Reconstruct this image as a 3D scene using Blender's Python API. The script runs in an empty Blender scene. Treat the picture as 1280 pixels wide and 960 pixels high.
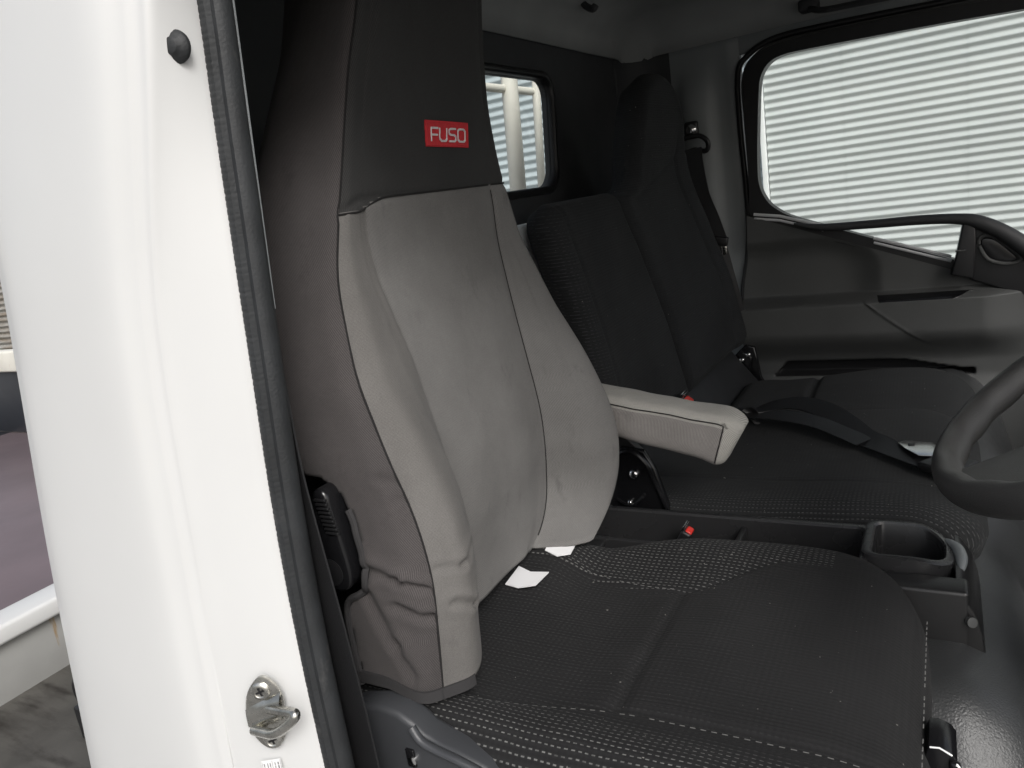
import bpy, math, random
from mathutils import Vector, Matrix, noise
random.seed(7)
sc = bpy.context.scene
COL = sc.collection
ZOFF = 1.75          # eye height above the yard; everything below is written relative to it
TOP = []

# ------------------------------------------------------------------ materials
def new_mat(name):
    m = bpy.data.materials.new(name); m.use_nodes = True
    nt = m.node_tree; b = nt.nodes['Principled BSDF']
    return m, nt, b
def math_node(nt, op, a, b=None, c=None):
    n = nt.nodes.new('ShaderNodeMath'); n.operation = op
    for i, v in enumerate((a, b, c)):
        if v is None: continue
        if isinstance(v, (int, float)): n.inputs[i].default_value = v
        else: nt.links.new(v, n.inputs[i])
    return n.outputs[0]
def mix_col(nt, fac, a, b):
    n = nt.nodes.new('ShaderNodeMix'); n.data_type = 'RGBA'
    for s, v in (('Factor', fac), ('A', a), ('B', b)):
        i = [x for x in n.inputs if x.name == s and (x.type == 'RGBA' or s == 'Factor' and x.type == 'VALUE')][0]
        if isinstance(v, (int, float)): i.default_value = v
        elif isinstance(v, tuple): i.default_value = (*v, 1)
        else: nt.links.new(v, i)
    return [o for o in n.outputs if o.type == 'RGBA'][0]
def ramp(nt, fac, lo, hi):
    n = nt.nodes.new('ShaderNodeMapRange'); n.clamp = True
    n.inputs['From Min'].default_value = lo; n.inputs['From Max'].default_value = hi
    nt.links.new(fac, n.inputs['Value']); return n.outputs[0]
def tex_noise(nt, scale, detail=3, vec=None, rough=.5, stretch=None):
    n = nt.nodes.new('ShaderNodeTexNoise'); n.inputs['Scale'].default_value = scale
    n.inputs['Detail'].default_value = detail; n.inputs['Roughness'].default_value = rough
    if vec is None:
        vec = nt.nodes.new('ShaderNodeTexCoord').outputs['Object']
    if stretch:
        mp = nt.nodes.new('ShaderNodeMapping'); mp.inputs['Scale'].default_value = stretch
        nt.links.new(vec, mp.inputs['Vector']); vec = mp.outputs[0]
    nt.links.new(vec, n.inputs['Vector'])
    return n.outputs['Fac']
def bump(nt, b, h, strength, dist=.001, prev=None):
    n = nt.nodes.new('ShaderNodeBump'); n.inputs['Strength'].default_value = strength
    n.inputs['Distance'].default_value = dist
    nt.links.new(h, n.inputs['Height'])
    if prev is not None: nt.links.new(prev, n.inputs['Normal'])
    nt.links.new(n.outputs[0], b.inputs['Normal']); return n.outputs[0]

def simple(name, col, rough=.5, metal=0, grain=0, gscale=600, var=0, vscale=6, spec=.5, col2=None, coat=0):
    m, nt, b = new_mat(name)
    b.inputs['Roughness'].default_value = rough; b.inputs['Metallic'].default_value = metal
    b.inputs['Specular IOR Level'].default_value = spec
    if coat: b.inputs['Coat Weight'].default_value = coat; b.inputs['Coat Roughness'].default_value = .05
    c2 = col2 or tuple(x * (1 - var) for x in col)
    f = ramp(nt, tex_noise(nt, vscale, 5), .35, .65)
    nt.links.new(mix_col(nt, f, tuple(col), c2), b.inputs['Base Color'])
    if grain: bump(nt, b, tex_noise(nt, gscale, 3), grain, .0006)
    rr = math_node(nt, 'MULTIPLY_ADD', tex_noise(nt, vscale * 2.7, 4), .16, rough - .08)
    nt.links.new(rr, b.inputs['Roughness'])
    return m

def fabric(name, col, col2, weave=1800, twill=False, rough=.92, stain=0):
    m, nt, b = new_mat(name)
    uv = nt.nodes.new('ShaderNodeUVMap').outputs[0]
    sep = nt.nodes.new('ShaderNodeSeparateXYZ'); nt.links.new(uv, sep.inputs[0])
    u, v = sep.outputs[0], sep.outputs[1]
    k = 2 * math.pi / .0026
    if twill:
        h = math_node(nt, 'SINE', math_node(nt, 'MULTIPLY', math_node(nt, 'ADD', u, v), k))
        h2 = math_node(nt, 'SINE', math_node(nt, 'MULTIPLY', math_node(nt, 'SUBTRACT', u, v), k * 1.1))
        w = math_node(nt, 'MULTIPLY', h, h2)
    else:
        w = math_node(nt, 'SINE', math_node(nt, 'MULTIPLY', math_node(nt, 'MULTIPLY_ADD', v, .55, u), k * 1.25))
    fine = tex_noise(nt, weave, 2)
    hh = math_node(nt, 'ADD', math_node(nt, 'MULTIPLY', w, .25), fine)
    big = ramp(nt, tex_noise(nt, 9, 5, rough=.6), .35, .7)
    base = mix_col(nt, big, col, col2)
    grain = math_node(nt, 'MULTIPLY_ADD', hh, 1.1, .45)
    mul = nt.nodes.new('ShaderNodeVectorMath'); mul.operation = 'SCALE'
    nt.links.new(base, mul.inputs[0]); nt.links.new(grain, mul.inputs['Scale'])
    out = mul.outputs[0]
    if stain:
        s = ramp(nt, tex_noise(nt, 26, 6, rough=.7, stretch=(1, 1, .45)), .60, .74)
        s = math_node(nt, 'MULTIPLY', s, stain)
        out = mix_col(nt, s, out, tuple(c * .45 for c in col))
    nt.links.new(out, b.inputs['Base Color'])
    b.inputs['Roughness'].default_value = rough
    b.inputs['Specular IOR Level'].default_value = .15
    b.inputs['Sheen Weight'].default_value = .05; b.inputs['Sheen Roughness'].default_value = .6
    n1 = bump(nt, b, hh, .35, .0005)
    bump(nt, b, tex_noise(nt, 30, 3), .25, .006, n1)
    return m

def stitched(name, base, zones, ridge=True, thread=(.34, .34, .33), px=.0068, py=.0060, amount=1.0):
    """dark automotive cloth woven with rows of short pale stitches; zones: (axis, lo, hi) ramps in UV metres"""
    m, nt, b = new_mat(name)
    uv = nt.nodes.new('ShaderNodeUVMap').outputs[0]
    sep = nt.nodes.new('ShaderNodeSeparateXYZ'); nt.links.new(uv, sep.inputs[0])
    ax = {'x': sep.outputs[0], 'y': sep.outputs[1]}
    wob = tex_noise(nt, 14, 2)
    uu = math_node(nt, 'MULTIPLY_ADD', wob, .008, ax['x'])
    vv = math_node(nt, 'MULTIPLY_ADD', wob, .004, ax['y'])
    row = math_node(nt, 'FLOOR', math_node(nt, 'DIVIDE', vv, py))
    sh = math_node(nt, 'MULTIPLY', math_node(nt, 'MODULO', row, 2), .08)
    fx = math_node(nt, 'FRACT', math_node(nt, 'ADD', math_node(nt, 'DIVIDE', uu, px), sh))
    fy = math_node(nt, 'FRACT', math_node(nt, 'DIVIDE', vv, py))
    d = math_node(nt, 'MULTIPLY', math_node(nt, 'LESS_THAN', fx, .52), math_node(nt, 'LESS_THAN', fy, .18))
    tot = None
    for z in zones:
        t = None
        for a, lo, hi in z:
            r = ramp(nt, ax[a], lo, hi)
            t = r if t is None else math_node(nt, 'MULTIPLY', t, r)
        tot = t if tot is None else math_node(nt, 'MAXIMUM', tot, t)
    irregular = ramp(nt, tex_noise(nt, 160, 2), .3, .6)
    pres = math_node(nt, 'MULTIPLY', tot, math_node(nt, 'MULTIPLY_ADD', irregular, .7, .3))
    faint = .05
    pres = math_node(nt, 'MAXIMUM', pres, faint)
    fac = math_node(nt, 'MULTIPLY', math_node(nt, 'MULTIPLY', d, pres), amount)
    k = 2 * math.pi / .0049
    rid = math_node(nt, 'SINE', math_node(nt, 'MULTIPLY', ax['y'], k))
    rid2 = math_node(nt, 'SINE', math_node(nt, 'MULTIPLY', ax['x'], k * .8))
    fine = tex_noise(nt, 1500, 2)
    big = ramp(nt, tex_noise(nt, 7, 4), .35, .65)
    bc = mix_col(nt, big, base, tuple(x * .78 for x in base))
    g = math_node(nt, 'ADD', math_node(nt, 'MULTIPLY', rid, .10), math_node(nt, 'MULTIPLY_ADD', fine, .6, .7))
    g = math_node(nt, 'ADD', g, math_node(nt, 'MULTIPLY', rid2, .05))
    mul = nt.nodes.new('ShaderNodeVectorMath'); mul.operation = 'SCALE'
    nt.links.new(bc, mul.inputs[0]); nt.links.new(g, mul.inputs['Scale'])
    lint = math_node(nt, 'GREATER_THAN', tex_noise(nt, 210, 1), .80)
    c = mix_col(nt, fac, mul.outputs[0], thread)
    c = mix_col(nt, math_node(nt, 'MULTIPLY', lint, .6), c, (.30, .29, .27))
    nt.links.new(c, b.inputs['Base Color'])
    b.inputs['Roughness'].default_value = .93; b.inputs['Specular IOR Level'].default_value = .12
    b.inputs['Sheen Weight'].default_value = .02
    h = math_node(nt, 'ADD', math_node(nt, 'MULTIPLY', rid, .35), math_node(nt, 'MULTIPLY_ADD', d, .5, fine))
    n1 = bump(nt, b, h, .5, .0008)
    bump(nt, b, tex_noise(nt, 22, 2), .2, .006, n1)
    return m

M = {}
M['paint'] = simple('white_paint', (.59, .593, .588), .36, grain=.03, gscale=500, var=.03, vscale=5, coat=.15)
M['paint_jamb'] = M['paint']
M['rubber'] = simple('seal_rubber', (.020, .022, .024), .62, grain=.6, gscale=420, var=.35, vscale=30)
M['black'] = simple('black_plastic', (.012, .012, .013), .42, grain=.25, gscale=900, var=.2)
M['gloss'] = simple('gloss_black', (.008, .008, .009), .22, grain=.05, var=.2)
M['trim'] = simple('grey_trim', (.068, .070, .069), .58, grain=.7, gscale=1100, var=.10, vscale=9)
M['trim_dark'] = simple('dark_trim', (.03, .031, .033), .6, grain=.5, gscale=1000, var=.15)
M['rearpanel'] = simple('rear_panel_plastic', (.035, .037, .040), .62, grain=.5, gscale=900, var=.15)
M['quarter'] = simple('quarter_panel_grey', (.20, .215, .22), .5, grain=.3, gscale=900, var=.1)
M['headliner'] = simple('headliner_cloth', (.30, .31, .305), .95, grain=.5, gscale=700, var=.08, vscale=12, spec=.1)
M['basepl'] = simple('seat_base_plastic', (.04, .042, .046), .38, grain=.4, gscale=1300, var=.1)
M['metal'] = simple('zinc_steel', (.62, .61, .57), .27, 1, grain=.25, gscale=160, var=.45, vscale=40)
M['chrome'] = simple('bright_steel', (.75, .75, .75), .18, 1, var=.1)
M['white_tag'] = simple('white_tag_cloth', (.75, .75, .76), .8, var=.05)
M['red'] = simple('red_plastic', (.65, .03, .02), .35, var=.05)
M['red_cloth'] = simple('red_patch_cloth', (.62, .03, .04), .8, grain=.8, gscale=1500, var=.15, vscale=200)
M['thread'] = simple('white_thread', (.75, .72, .72), .7, var=.05)
M['dark_thread'] = simple('dark_thread', (.008, .007, .007), .9, var=.2)
M['grey_thread'] = simple('grey_thread', (.15, .15, .145), .9, var=.3, vscale=200)
M['binding'] = simple('binding_tape', (.024, .023, .024), .85, grain=.6, gscale=900, var=.2)
M['webbing'] = simple('belt_webbing', (.014, .014, .015), .45, grain=.7, gscale=700, var=.2)
M['mat'] = simple('vinyl_floor', (.036, .0375, .0385), .38, grain=1.0, gscale=420, var=.22, vscale=5)
M['wheel'] = simple('wheel_polyurethane', (.050, .049, .048), .36, grain=1.0, gscale=1100, var=.12)
M['cover_side'] = fabric('cover_side_shaded_cloth', (.064, .058, .0575), (.052, .0475, .0472), stain=.4)  # darker than the front cloth: shade on the sides put into the colour
M['cover_side_top'] = fabric('cover_shoulder_cloth', (.066, .060, .058), (.054, .049, .048))
M['cover_front'] = fabric('cover_panel_cloth', (.160, .156, .151), (.126, .122, .118), stain=.5)
M['cover_bolster'] = fabric('cover_bolster_twill', (.138, .132, .126), (.108, .103, .098), twill=True, stain=.45)
M['cover_head'] = fabric('cover_head_cloth', (.037, .0365, .036), (.030, .0297, .0295))
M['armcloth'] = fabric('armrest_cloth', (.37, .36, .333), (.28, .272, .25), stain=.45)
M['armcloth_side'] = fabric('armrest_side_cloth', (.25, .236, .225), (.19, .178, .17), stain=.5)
M['galv'] = simple('galvanised', (.30, .33, .34), .5, .3, var=.2)
M['rack'] = simple('rack_paint', (.78, .76, .68), .5, grain=.2, gscale=200, var=.1, vscale=8)
M['purple'] = simple('tray_floor_paint', (.15, .115, .125), .42, grain=.2, gscale=60, var=.2, vscale=2.5)
M['wet'] = simple('weathered_deck', (.10, .095, .085), .55, var=.5, vscale=5, grain=.4, gscale=80)
M['greyrail'] = simple('grey_steel', (.30, .30, .29), .5, var=.15)
M['ground'] = simple('yard_concrete', (.26, .255, .245), .9, grain=.5, gscale=40, var=.3, vscale=1.5)
M['side_dark'] = simple('dropside_inner', (.028, .030, .036), .35, var=.4, vscale=3)
M['sticker'] = simple('sticker_vinyl', (.74, .74, .74), .4, var=.02)
M['ink'] = simple('sticker_ink', (.18, .18, .19), .6)
M['ink_white'] = simple('white_ink', (.8, .8, .8), .5)
M['gasket'] = simple('window_gasket', (.010, .010, .011), .42, grain=.2, gscale=700, var=.2)
M['runner'] = simple('channel_trim', (.70, .71, .72), .35, .2, var=.1)

def streaks(m, dark, scale, lo, hi, stretch, fac=.8):
    """streaky dirt mixed over the base colour"""
    nt = m.node_tree; b = nt.nodes['Principled BSDF']
    src = b.inputs['Base Color'].links[0].from_socket
    f = ramp(nt, tex_noise(nt, scale, 7, rough=.65, stretch=stretch), lo, hi)
    nt.links.new(mix_col(nt, math_node(nt, 'MULTIPLY', f, fac), src, dark), b.inputs['Base Color'])
streaks(M['wet'], (.018, .015, .012), 7, .5, .62, (.35, 1.6, 1), .9)
streaks(M['rack'], (.42, .20, .06), 6, .60, .70, (1, 1, .5), .9)
streaks(M['greyrail'], (.25, .15, .05), 9, .68, .74, (1, 3, .3), .8)
streaks(M['paint'], (.62, .60, .56), 16, .64, .76, (1, 1, .35), .25)
streaks(M['rubber'], (.12, .115, .11), 22, .62, .74, (1, 1, .5), .5)
streaks(M['mat'], (.045, .048, .05), 3, .45, .7, (1, 1, 1), .6)

def stitch_line(nt, axis_out, at, w): pass
M['flap'] = simple('seat_flap_vinyl', (.014, .0145, .016), .6, grain=.4, gscale=900, var=.15)
M['cush'] = stitched('driver_cushion_cloth', (.019, .019, .0195),
     [[('y', .790, .815)], [('y', .560, .535)]], thread=(.165, .165, .16))
M['cush_ins'] = stitched('driver_insert_cloth', (.020, .020, .0205), [[('x', -.02, -.5)]], amount=.09)
M['pax'] = stitched('passenger_cloth', (.029, .0300, .0306), [[('y', 1.20, 1.13)]], thread=(.09, .09, .09), px=.0062, py=.0058)
M['pax_back'] = stitched('passenger_back_cloth', (.024, .0250, .0260), [[('x', 1.17, 1.10)]], thread=(.06, .062, .066), px=.0062, py=.0058)

def glass(name, tint, refl=.9):
    m = bpy.data.materials.new(name); m.use_nodes = True; nt = m.node_tree
    nt.nodes.clear()
    o = nt.nodes.new('ShaderNodeOutputMaterial'); t = nt.nodes.new('ShaderNodeBsdfTransparent')
    g = nt.nodes.new('ShaderNodeBsdfGlossy'); g.inputs['Roughness'].default_value = .02
    mx = nt.nodes.new('ShaderNodeMixShader'); fr = nt.nodes.new('ShaderNodeLayerWeight'); fr.inputs['Blend'].default_value = .5
    t.inputs[0].default_value = (*tint, 1)
    nt.links.new(math_node(nt, 'MULTIPLY_ADD', math_node(nt, 'POWER', fr.outputs['Facing'], 5), .9 * refl, .05), mx.inputs[0])
    nt.links.new(t.outputs[0], mx.inputs[1]); nt.links.new(g.outputs[0], mx.inputs[2])
    df = nt.nodes.new('ShaderNodeBsdfDiffuse'); df.inputs[0].default_value = (.6, .6, .58, 1); m2 = nt.nodes.new('ShaderNodeMixShader')
    sm = ramp(nt, tex_noise(nt, 5, 6, rough=.6, stretch=(1, 1, 2.2)), .45, .75)
    nt.links.new(math_node(nt, 'MULTIPLY_ADD', sm, .05, .008), m2.inputs[0]); nt.links.new(mx.outputs[0], m2.inputs[1]); nt.links.new(df.outputs[0], m2.inputs[2]); nt.links.new(m2.outputs[0], o.inputs[0])
    return m
M['glass'] = glass('door_glass', (.93, .96, .945))

def corr_mat(name, col, lap=2.4, rusty=False):
    m, nt, b = new_mat(name)
    co = nt.nodes.new('ShaderNodeTexCoord').outputs['Object']
    f = ramp(nt, tex_noise(nt, .8, 5), .3, .7)
    c = mix_col(nt, f, col, tuple(x * .88 for x in col))
    s = ramp(nt, tex_noise(nt, 1.5, 6, stretch=(.25, 1, 6)), .5, .75)
    c = mix_col(nt, math_node(nt, 'MULTIPLY', s, .25), c, tuple(x * .7 for x in col))
    if rusty:
        r = ramp(nt, tex_noise(nt, 2.2, 6, stretch=(1, 1, 5)), .42, .6)
        c = mix_col(nt, math_node(nt, 'MULTIPLY', r, .7), c, (.17, .13, .09))
    nt.links.new(c, b.inputs['Base Color'])
    b.inputs['Roughness'].default_value = .48; b.inputs['Specular IOR Level'].default_value = .4
    return m
M['corr'] = corr_mat('zincalume_wall', (.52, .55, .54))
M['corr_blue'] = corr_mat('blue_grey_wall', (.45, .51, .53))
M['corr_rust'] = corr_mat('rusty_wall', (.30, .29, .265), rusty=True)
M['shedtrim'] = simple('shed_trim', (.75, .77, .76), .5, var=.05)

# ------------------------------------------------------------------ object helpers
def thing(name, label, cat, loc, group=None):
    o = bpy.data.objects.new(name, None); COL.objects.link(o)
    o.location = loc; o.empty_display_size = .05
    o['label'] = label; o['category'] = cat
    if group: o['group'] = group
    TOP.append(o); return o
def world_loc(o):
    v = Vector((0, 0, 0))
    while o is not None: v += o.location; o = o.parent
    return v
def obj(name, verts, faces, mats, parent=None, smooth=True, uvs=None, fmat=None, angle=None, label=None, loc=None):
    base = world_loc(parent) if parent else Vector(loc if loc is not None else (0, 0, 0))
    me = bpy.data.meshes.new(name)
    me.from_pydata([tuple(Vector(v) - base) for v in verts], [], [tuple(f) for f in faces])
    mats = mats if isinstance(mats, (list, tuple)) else [mats]
    for m in mats: me.materials.append(m)
    if fmat: me.polygons.foreach_set('material_index', fmat)
    if uvs:
        l = me.uv_layers.new(name='UVMap')
        for p in me.polygons:
            for li in p.loop_indices: l.data[li].uv = uvs[me.loops[li].vertex_index]
    me.validate(); me.update()
    import bmesh
    bm = bmesh.new(); bm.from_mesh(me); bmesh.ops.recalc_face_normals(bm, faces=bm.faces); bm.to_mesh(me); bm.free()
    if smooth:
        me.polygons.foreach_set('use_smooth', [True] * len(me.polygons))
        if angle is not None:
            me.set_sharp_from_angle(angle=math.radians(angle))
    o = bpy.data.objects.new(name, me); COL.objects.link(o)
    if parent: o.parent = parent
    else:
        if loc is not None: o.location = loc
        TOP.append(o)
    if label: o['label'] = label
    return o
def tag(o, label, cat, group=None, kind=None):
    if kind: o['kind'] = kind
    if label: o['label'] = label
    if cat: o['category'] = cat
    if group: o['group'] = group
    return o

class MB:
    def __init__(s): s.v = []; s.f = []; s.m = []
    def add(s, v, f, mi=0):
        n = len(s.v); s.v += [Vector(p) for p in v]; s.f += [tuple(i + n for i in q) for q in f]; s.m += [mi] * len(f); return s
    def box(s, a, b, r=.002, mi=0, rot=None, c=None):
        a = Vector(a); b = Vector(b)
        lo = Vector([min(a[i], b[i]) for i in range(3)]); hi = Vector([max(a[i], b[i]) for i in range(3)])
        r = min(r, min(hi - lo) * .45)
        import bmesh
        bm = bmesh.new(); bmesh.ops.create_cube(bm, size=1)
        for q in bm.verts: q.co = Vector([(lo[i] + hi[i]) / 2 + q.co[i] * (hi[i] - lo[i]) for i in range(3)])
        if r > 0: bmesh.ops.bevel(bm, geom=bm.edges[:], offset=r, segments=3, profile=.5, affect='EDGES')
        if rot is not None:
            cc = Vector(c) if c is not None else (lo + hi) / 2
            for q in bm.verts: q.co = rot @ (q.co - cc) + cc
        bm.verts.index_update()
        s.add([q.co.copy() for q in bm.verts], [[q.index for q in f.verts] for f in bm.faces], mi); bm.free(); return s
    def tube(s, pts, r, n=12, mi=0, cap=True, flat=None):
        pts = [Vector(p) for p in pts]; rr = r if isinstance(r, (list, tuple)) else [r] * len(pts)
        V = []; F = []; up = None
        for i, p in enumerate(pts):
            t = (pts[min(i + 1, len(pts) - 1)] - pts[max(i - 1, 0)]).normalized()
            if up is None:
                up = Vector((0, 0, 1)) if abs(t.z) < .9 else Vector((1, 0, 0))
            a = t.cross(up).normalized(); up = a.cross(t).normalized()
            for k in range(n):
                th = 2 * math.pi * k / n
                V.append(p + (a * math.cos(th) + up * math.sin(th) * (flat or 1)) * rr[i])
        for i in range(len(pts) - 1):
            for k in range(n): F.append((i * n + k, i * n + (k + 1) % n, (i + 1) * n + (k + 1) % n, (i + 1) * n + k))
        if cap: F.append(tuple(range(n))[::-1]); F.append(tuple(range((len(pts) - 1) * n, len(pts) * n)))
        return s.add(V, F, mi)
    def lathe(s, c, axis, prof, n=28, mi=0):
        c = Vector(c); axis = Vector(axis).normalized()
        a = axis.cross(Vector((0, 0, 1)) if abs(axis.z) < .9 else Vector((1, 0, 0))).normalized(); b = axis.cross(a)
        V = []; F = []
        for (d, r) in prof:
            for k in range(n):
                th = 2 * math.pi * k / n; V.append(c + axis * d + (a * math.cos(th) + b * math.sin(th)) * r)
        for i in range(len(prof) - 1):
            for k in range(n): F.append((i * n + k, i * n + (k + 1) % n, (i + 1) * n + (k + 1) % n, (i + 1) * n + k))
        F.append(tuple(range(n))[::-1]); F.append(tuple(range((len(prof) - 1) * n, len(prof) * n)))
        return s.add(V, F, mi)
    def prism(s, poly, axis, lo, hi, r=.003, mi=0):
        """poly: list of 2-D points in the two other axes, with bevelled rims"""
        import bmesh
        ax = 'xyz'.index(axis); o1, o2 = [i for i in range(3) if i != ax]
        bm = bmesh.new()
        def P(p, h):
            q = [0, 0, 0]; q[o1] = p[0]; q[o2] = p[1]; q[ax] = h; return q
        A = [bm.verts.new(P(p, lo)) for p in poly]; B = [bm.verts.new(P(p, hi)) for p in poly]
        bm.faces.new(A); bm.faces.new(B[::-1]); n = len(poly)
        for i in range(n): bm.faces.new((A[i], B[i], B[(i + 1) % n], A[(i + 1) % n]))
        bmesh.ops.recalc_face_normals(bm, faces=bm.faces)
        if r > 0:
            e = [e for e in bm.edges if (e.verts[0] in A) == (e.verts[1] in A)]
            bmesh.ops.bevel(bm, geom=e, offset=r, segments=3, profile=.5, affect='EDGES')
        bm.verts.index_update()
        s.add([q.co.copy() for q in bm.verts], [[q.index for q in f.verts] for f in bm.faces], mi); bm.free(); return s
    def build(s, name, mats, parent=None, **k):
        if 'angle' not in k: k['angle'] = 40
        return obj(name, s.v, s.f, mats, parent, fmat=s.m, **k)

def catmull(P, n=8, closed=False):
    P = [Vector(p) for p in P]; out = []; N = len(P)
    rng = range(N) if closed else range(N - 1)
    for i in rng:
        if closed: a, b, c, d = P[(i - 1) % N], P[i], P[(i + 1) % N], P[(i + 2) % N]
        else: a, b, c, d = P[max(i - 1, 0)], P[i], P[i + 1], P[min(i + 2, N - 1)]
        for k in range(n):
            t = k / n
            out.append(.5 * ((2 * b) + (c - a) * t + (2 * a - 5 * b + 4 * c - d) * t * t + (3 * b - a - 3 * c + d) * t ** 3))
    if not closed: out.append(P[-1].copy())
    return out
def resample(P, n, closed=False):
    Q = P + [P[0]] if closed else P
    L = [0]
    for a, b in zip(Q, Q[1:]): L.append(L[-1] + (b - a).length)
    out = []; j = 0
    m = n if closed else n - 1
    for i in range(n):
        s = L[-1] * i / m
        while j < len(Q) - 2 and L[j + 1] < s: j += 1
        t = (s - L[j]) / max(L[j + 1] - L[j], 1e-9); out.append(Q[j].lerp(Q[j + 1], min(t, 1)))
    return out
def interp(x, xs, ys):
    """smooth (monotone cubic-ish) interpolation, xs ascending"""
    if x <= xs[0]: return ys[0]
    if x >= xs[-1]: return ys[-1]
    for i in range(len(xs) - 1):
        if x <= xs[i + 1]:
            h = xs[i + 1] - xs[i]; t = (x - xs[i]) / h
            def sl(j):
                if j <= 0: return (ys[1] - ys[0]) / (xs[1] - xs[0])
                if j >= len(xs) - 1: return (ys[-1] - ys[-2]) / (xs[-1] - xs[-2])
                return (ys[j + 1] - ys[j - 1]) / (xs[j + 1] - xs[j - 1])
            m0, m1 = sl(i) * h, sl(i + 1) * h
            return (2*t**3-3*t*t+1)*ys[i] + (t**3-2*t*t+t)*m0 + (-2*t**3+3*t*t)*ys[i+1] + (t**3-t*t)*m1
def sstep(a, b, x):
    t = max(0, min(1, (x - a) / (b - a))); return t * t * (3 - 2 * t)
def rrect(x0, x1, y0, y1, r, n=8):
    out = []
    rs = r if isinstance(r, (list, tuple)) else [r] * 4
    for (cx, cy, a0, q) in ((x1, y1, 0, rs[0]), (x0, y1, 90, rs[1]), (x0, y0, 180, rs[2]), (x1, y0, 270, rs[3])):
        sx = -1 if cx == x1 else 1; sy = -1 if cy == y1 else 1
        for k in range(n + 1):
            th = math.radians(a0 + 90 * k / n)
            out.append(Vector((cx + sx * q + q * math.cos(th), cy + sy * q + q * math.sin(th), 0)))
    return out

def puff(outline, center, r, thick, top, xf, N=160, K=46, uvf=None):
    """upholstered body: outline (closed 2-D), top(a,b) crown height, edge radius r, xf maps (a,b,c) to world"""
    O = resample([Vector((p[0], p[1], 0)) for p in outline], N, True); c0 = Vector((center[0], center[1], 0))
    V = []; F = []; UV = []
    rings = []
    # under side, side wall, rounded rim, crown
    for k in range(4):
        rings.append((1 - .06 * (3 - k) / 3 if k < 3 else 1, 'low', k / 3))
    ds = [0]
    for k in range(K):
        t = (k + 1) / K; ds.append(t ** 1.6)
    def put(a, b, c):
        V.append(xf(a, b, c)); UV.append((uvf or (lambda a, b, c: (a, b)))(a, b, c))
    for (s, _, t) in rings:
        for p in O:
            q = c0 + (p - c0) * s; put(q.x, q.y, -thick + (thick - r) * t + min(0, top(p.x, p.y)))
    for d in ds[:-1]:
        for p in O:
            q = c0 + (p - c0) * (1 - d)
            e = (p - c0).length * d
            e *= .93
            h = 0 if e >= r else (-r + math.sqrt(max(0, r * r - (r - e) ** 2)))
            put(q.x, q.y, h + top(q.x, q.y))
    put(c0.x, c0.y, top(c0.x, c0.y)); ci = len(V) - 1
    R_ = 4 + len(ds) - 1
    for i in range(R_ - 1):
        if i == 3: pass
        for k in range(N): F.append((i * N + k, i * N + (k + 1) % N, (i + 1) * N + (k + 1) % N, (i + 1) * N + k))
    for k in range(N): F.append(((R_ - 1) * N + k, (R_ - 1) * N + (k + 1) % N, ci))
    F.append(tuple(range(N))[::-1])
    return V, F, UV

def ring_frame(inner, outer, axis, lo, hi):
    """flat sheet with a hole; inner and outer have equal counts"""
    ax = 'xyz'.index(axis); o1, o2 = [i for i in range(3) if i != ax]
    V = []; F = []; n = len(inner)
    for h in (lo, hi):
        for L in (inner, outer):
            for p in L:
                q = [0, 0, 0]; q[o1] = p[0]; q[o2] = p[1]; q[ax] = h; V.append(q)
    for i in range(n):
        j = (i + 1) % n
        F += [(i, j, n + j, n + i), (2 * n + i, 3 * n + i, 3 * n + j, 2 * n + j), (i, 2 * n + i, 2 * n + j, j), (n + i, n + j, 3 * n + j, 3 * n + i)]
    return V, F
def project_to_rect(P, c, x0, x1, y0, y1):
    out = []
    for p in P:
        d = Vector((p[0] - c[0], p[1] - c[1]))
        t = min([abs(((x1 if d.x > 0 else x0) - c[0]) / d.x) if abs(d.x) > 1e-9 else 1e9,
                 abs(((y1 if d.y > 0 else y0) - c[1]) / d.y) if abs(d.y) > 1e-9 else 1e9])
        out.append((c[0] + d.x * t, c[1] + d.y * t))
    return out
def text_mesh(txt, size, xf, name, mat, parent, extrude=.0003, bold=0):
    cu = bpy.data.curves.new('lettering_curve', 'FONT'); cu.body = txt; cu.size = size; cu.extrude = 0; cu.offset = bold
    to = bpy.data.objects.new('tmp', cu); COL.objects.link(to)
    me0 = bpy.data.meshes.new_from_object(to.evaluated_get(bpy.context.evaluated_depsgraph_get()))
    V = [xf(v.co.x, v.co.y) for v in me0.vertices]; F = [tuple(p.vertices) for p in me0.polygons]
    bpy.data.objects.remove(to); bpy.data.curves.remove(cu); bpy.data.meshes.remove(me0)
    return obj(name, V, F, mat, parent, smooth=False)
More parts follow.
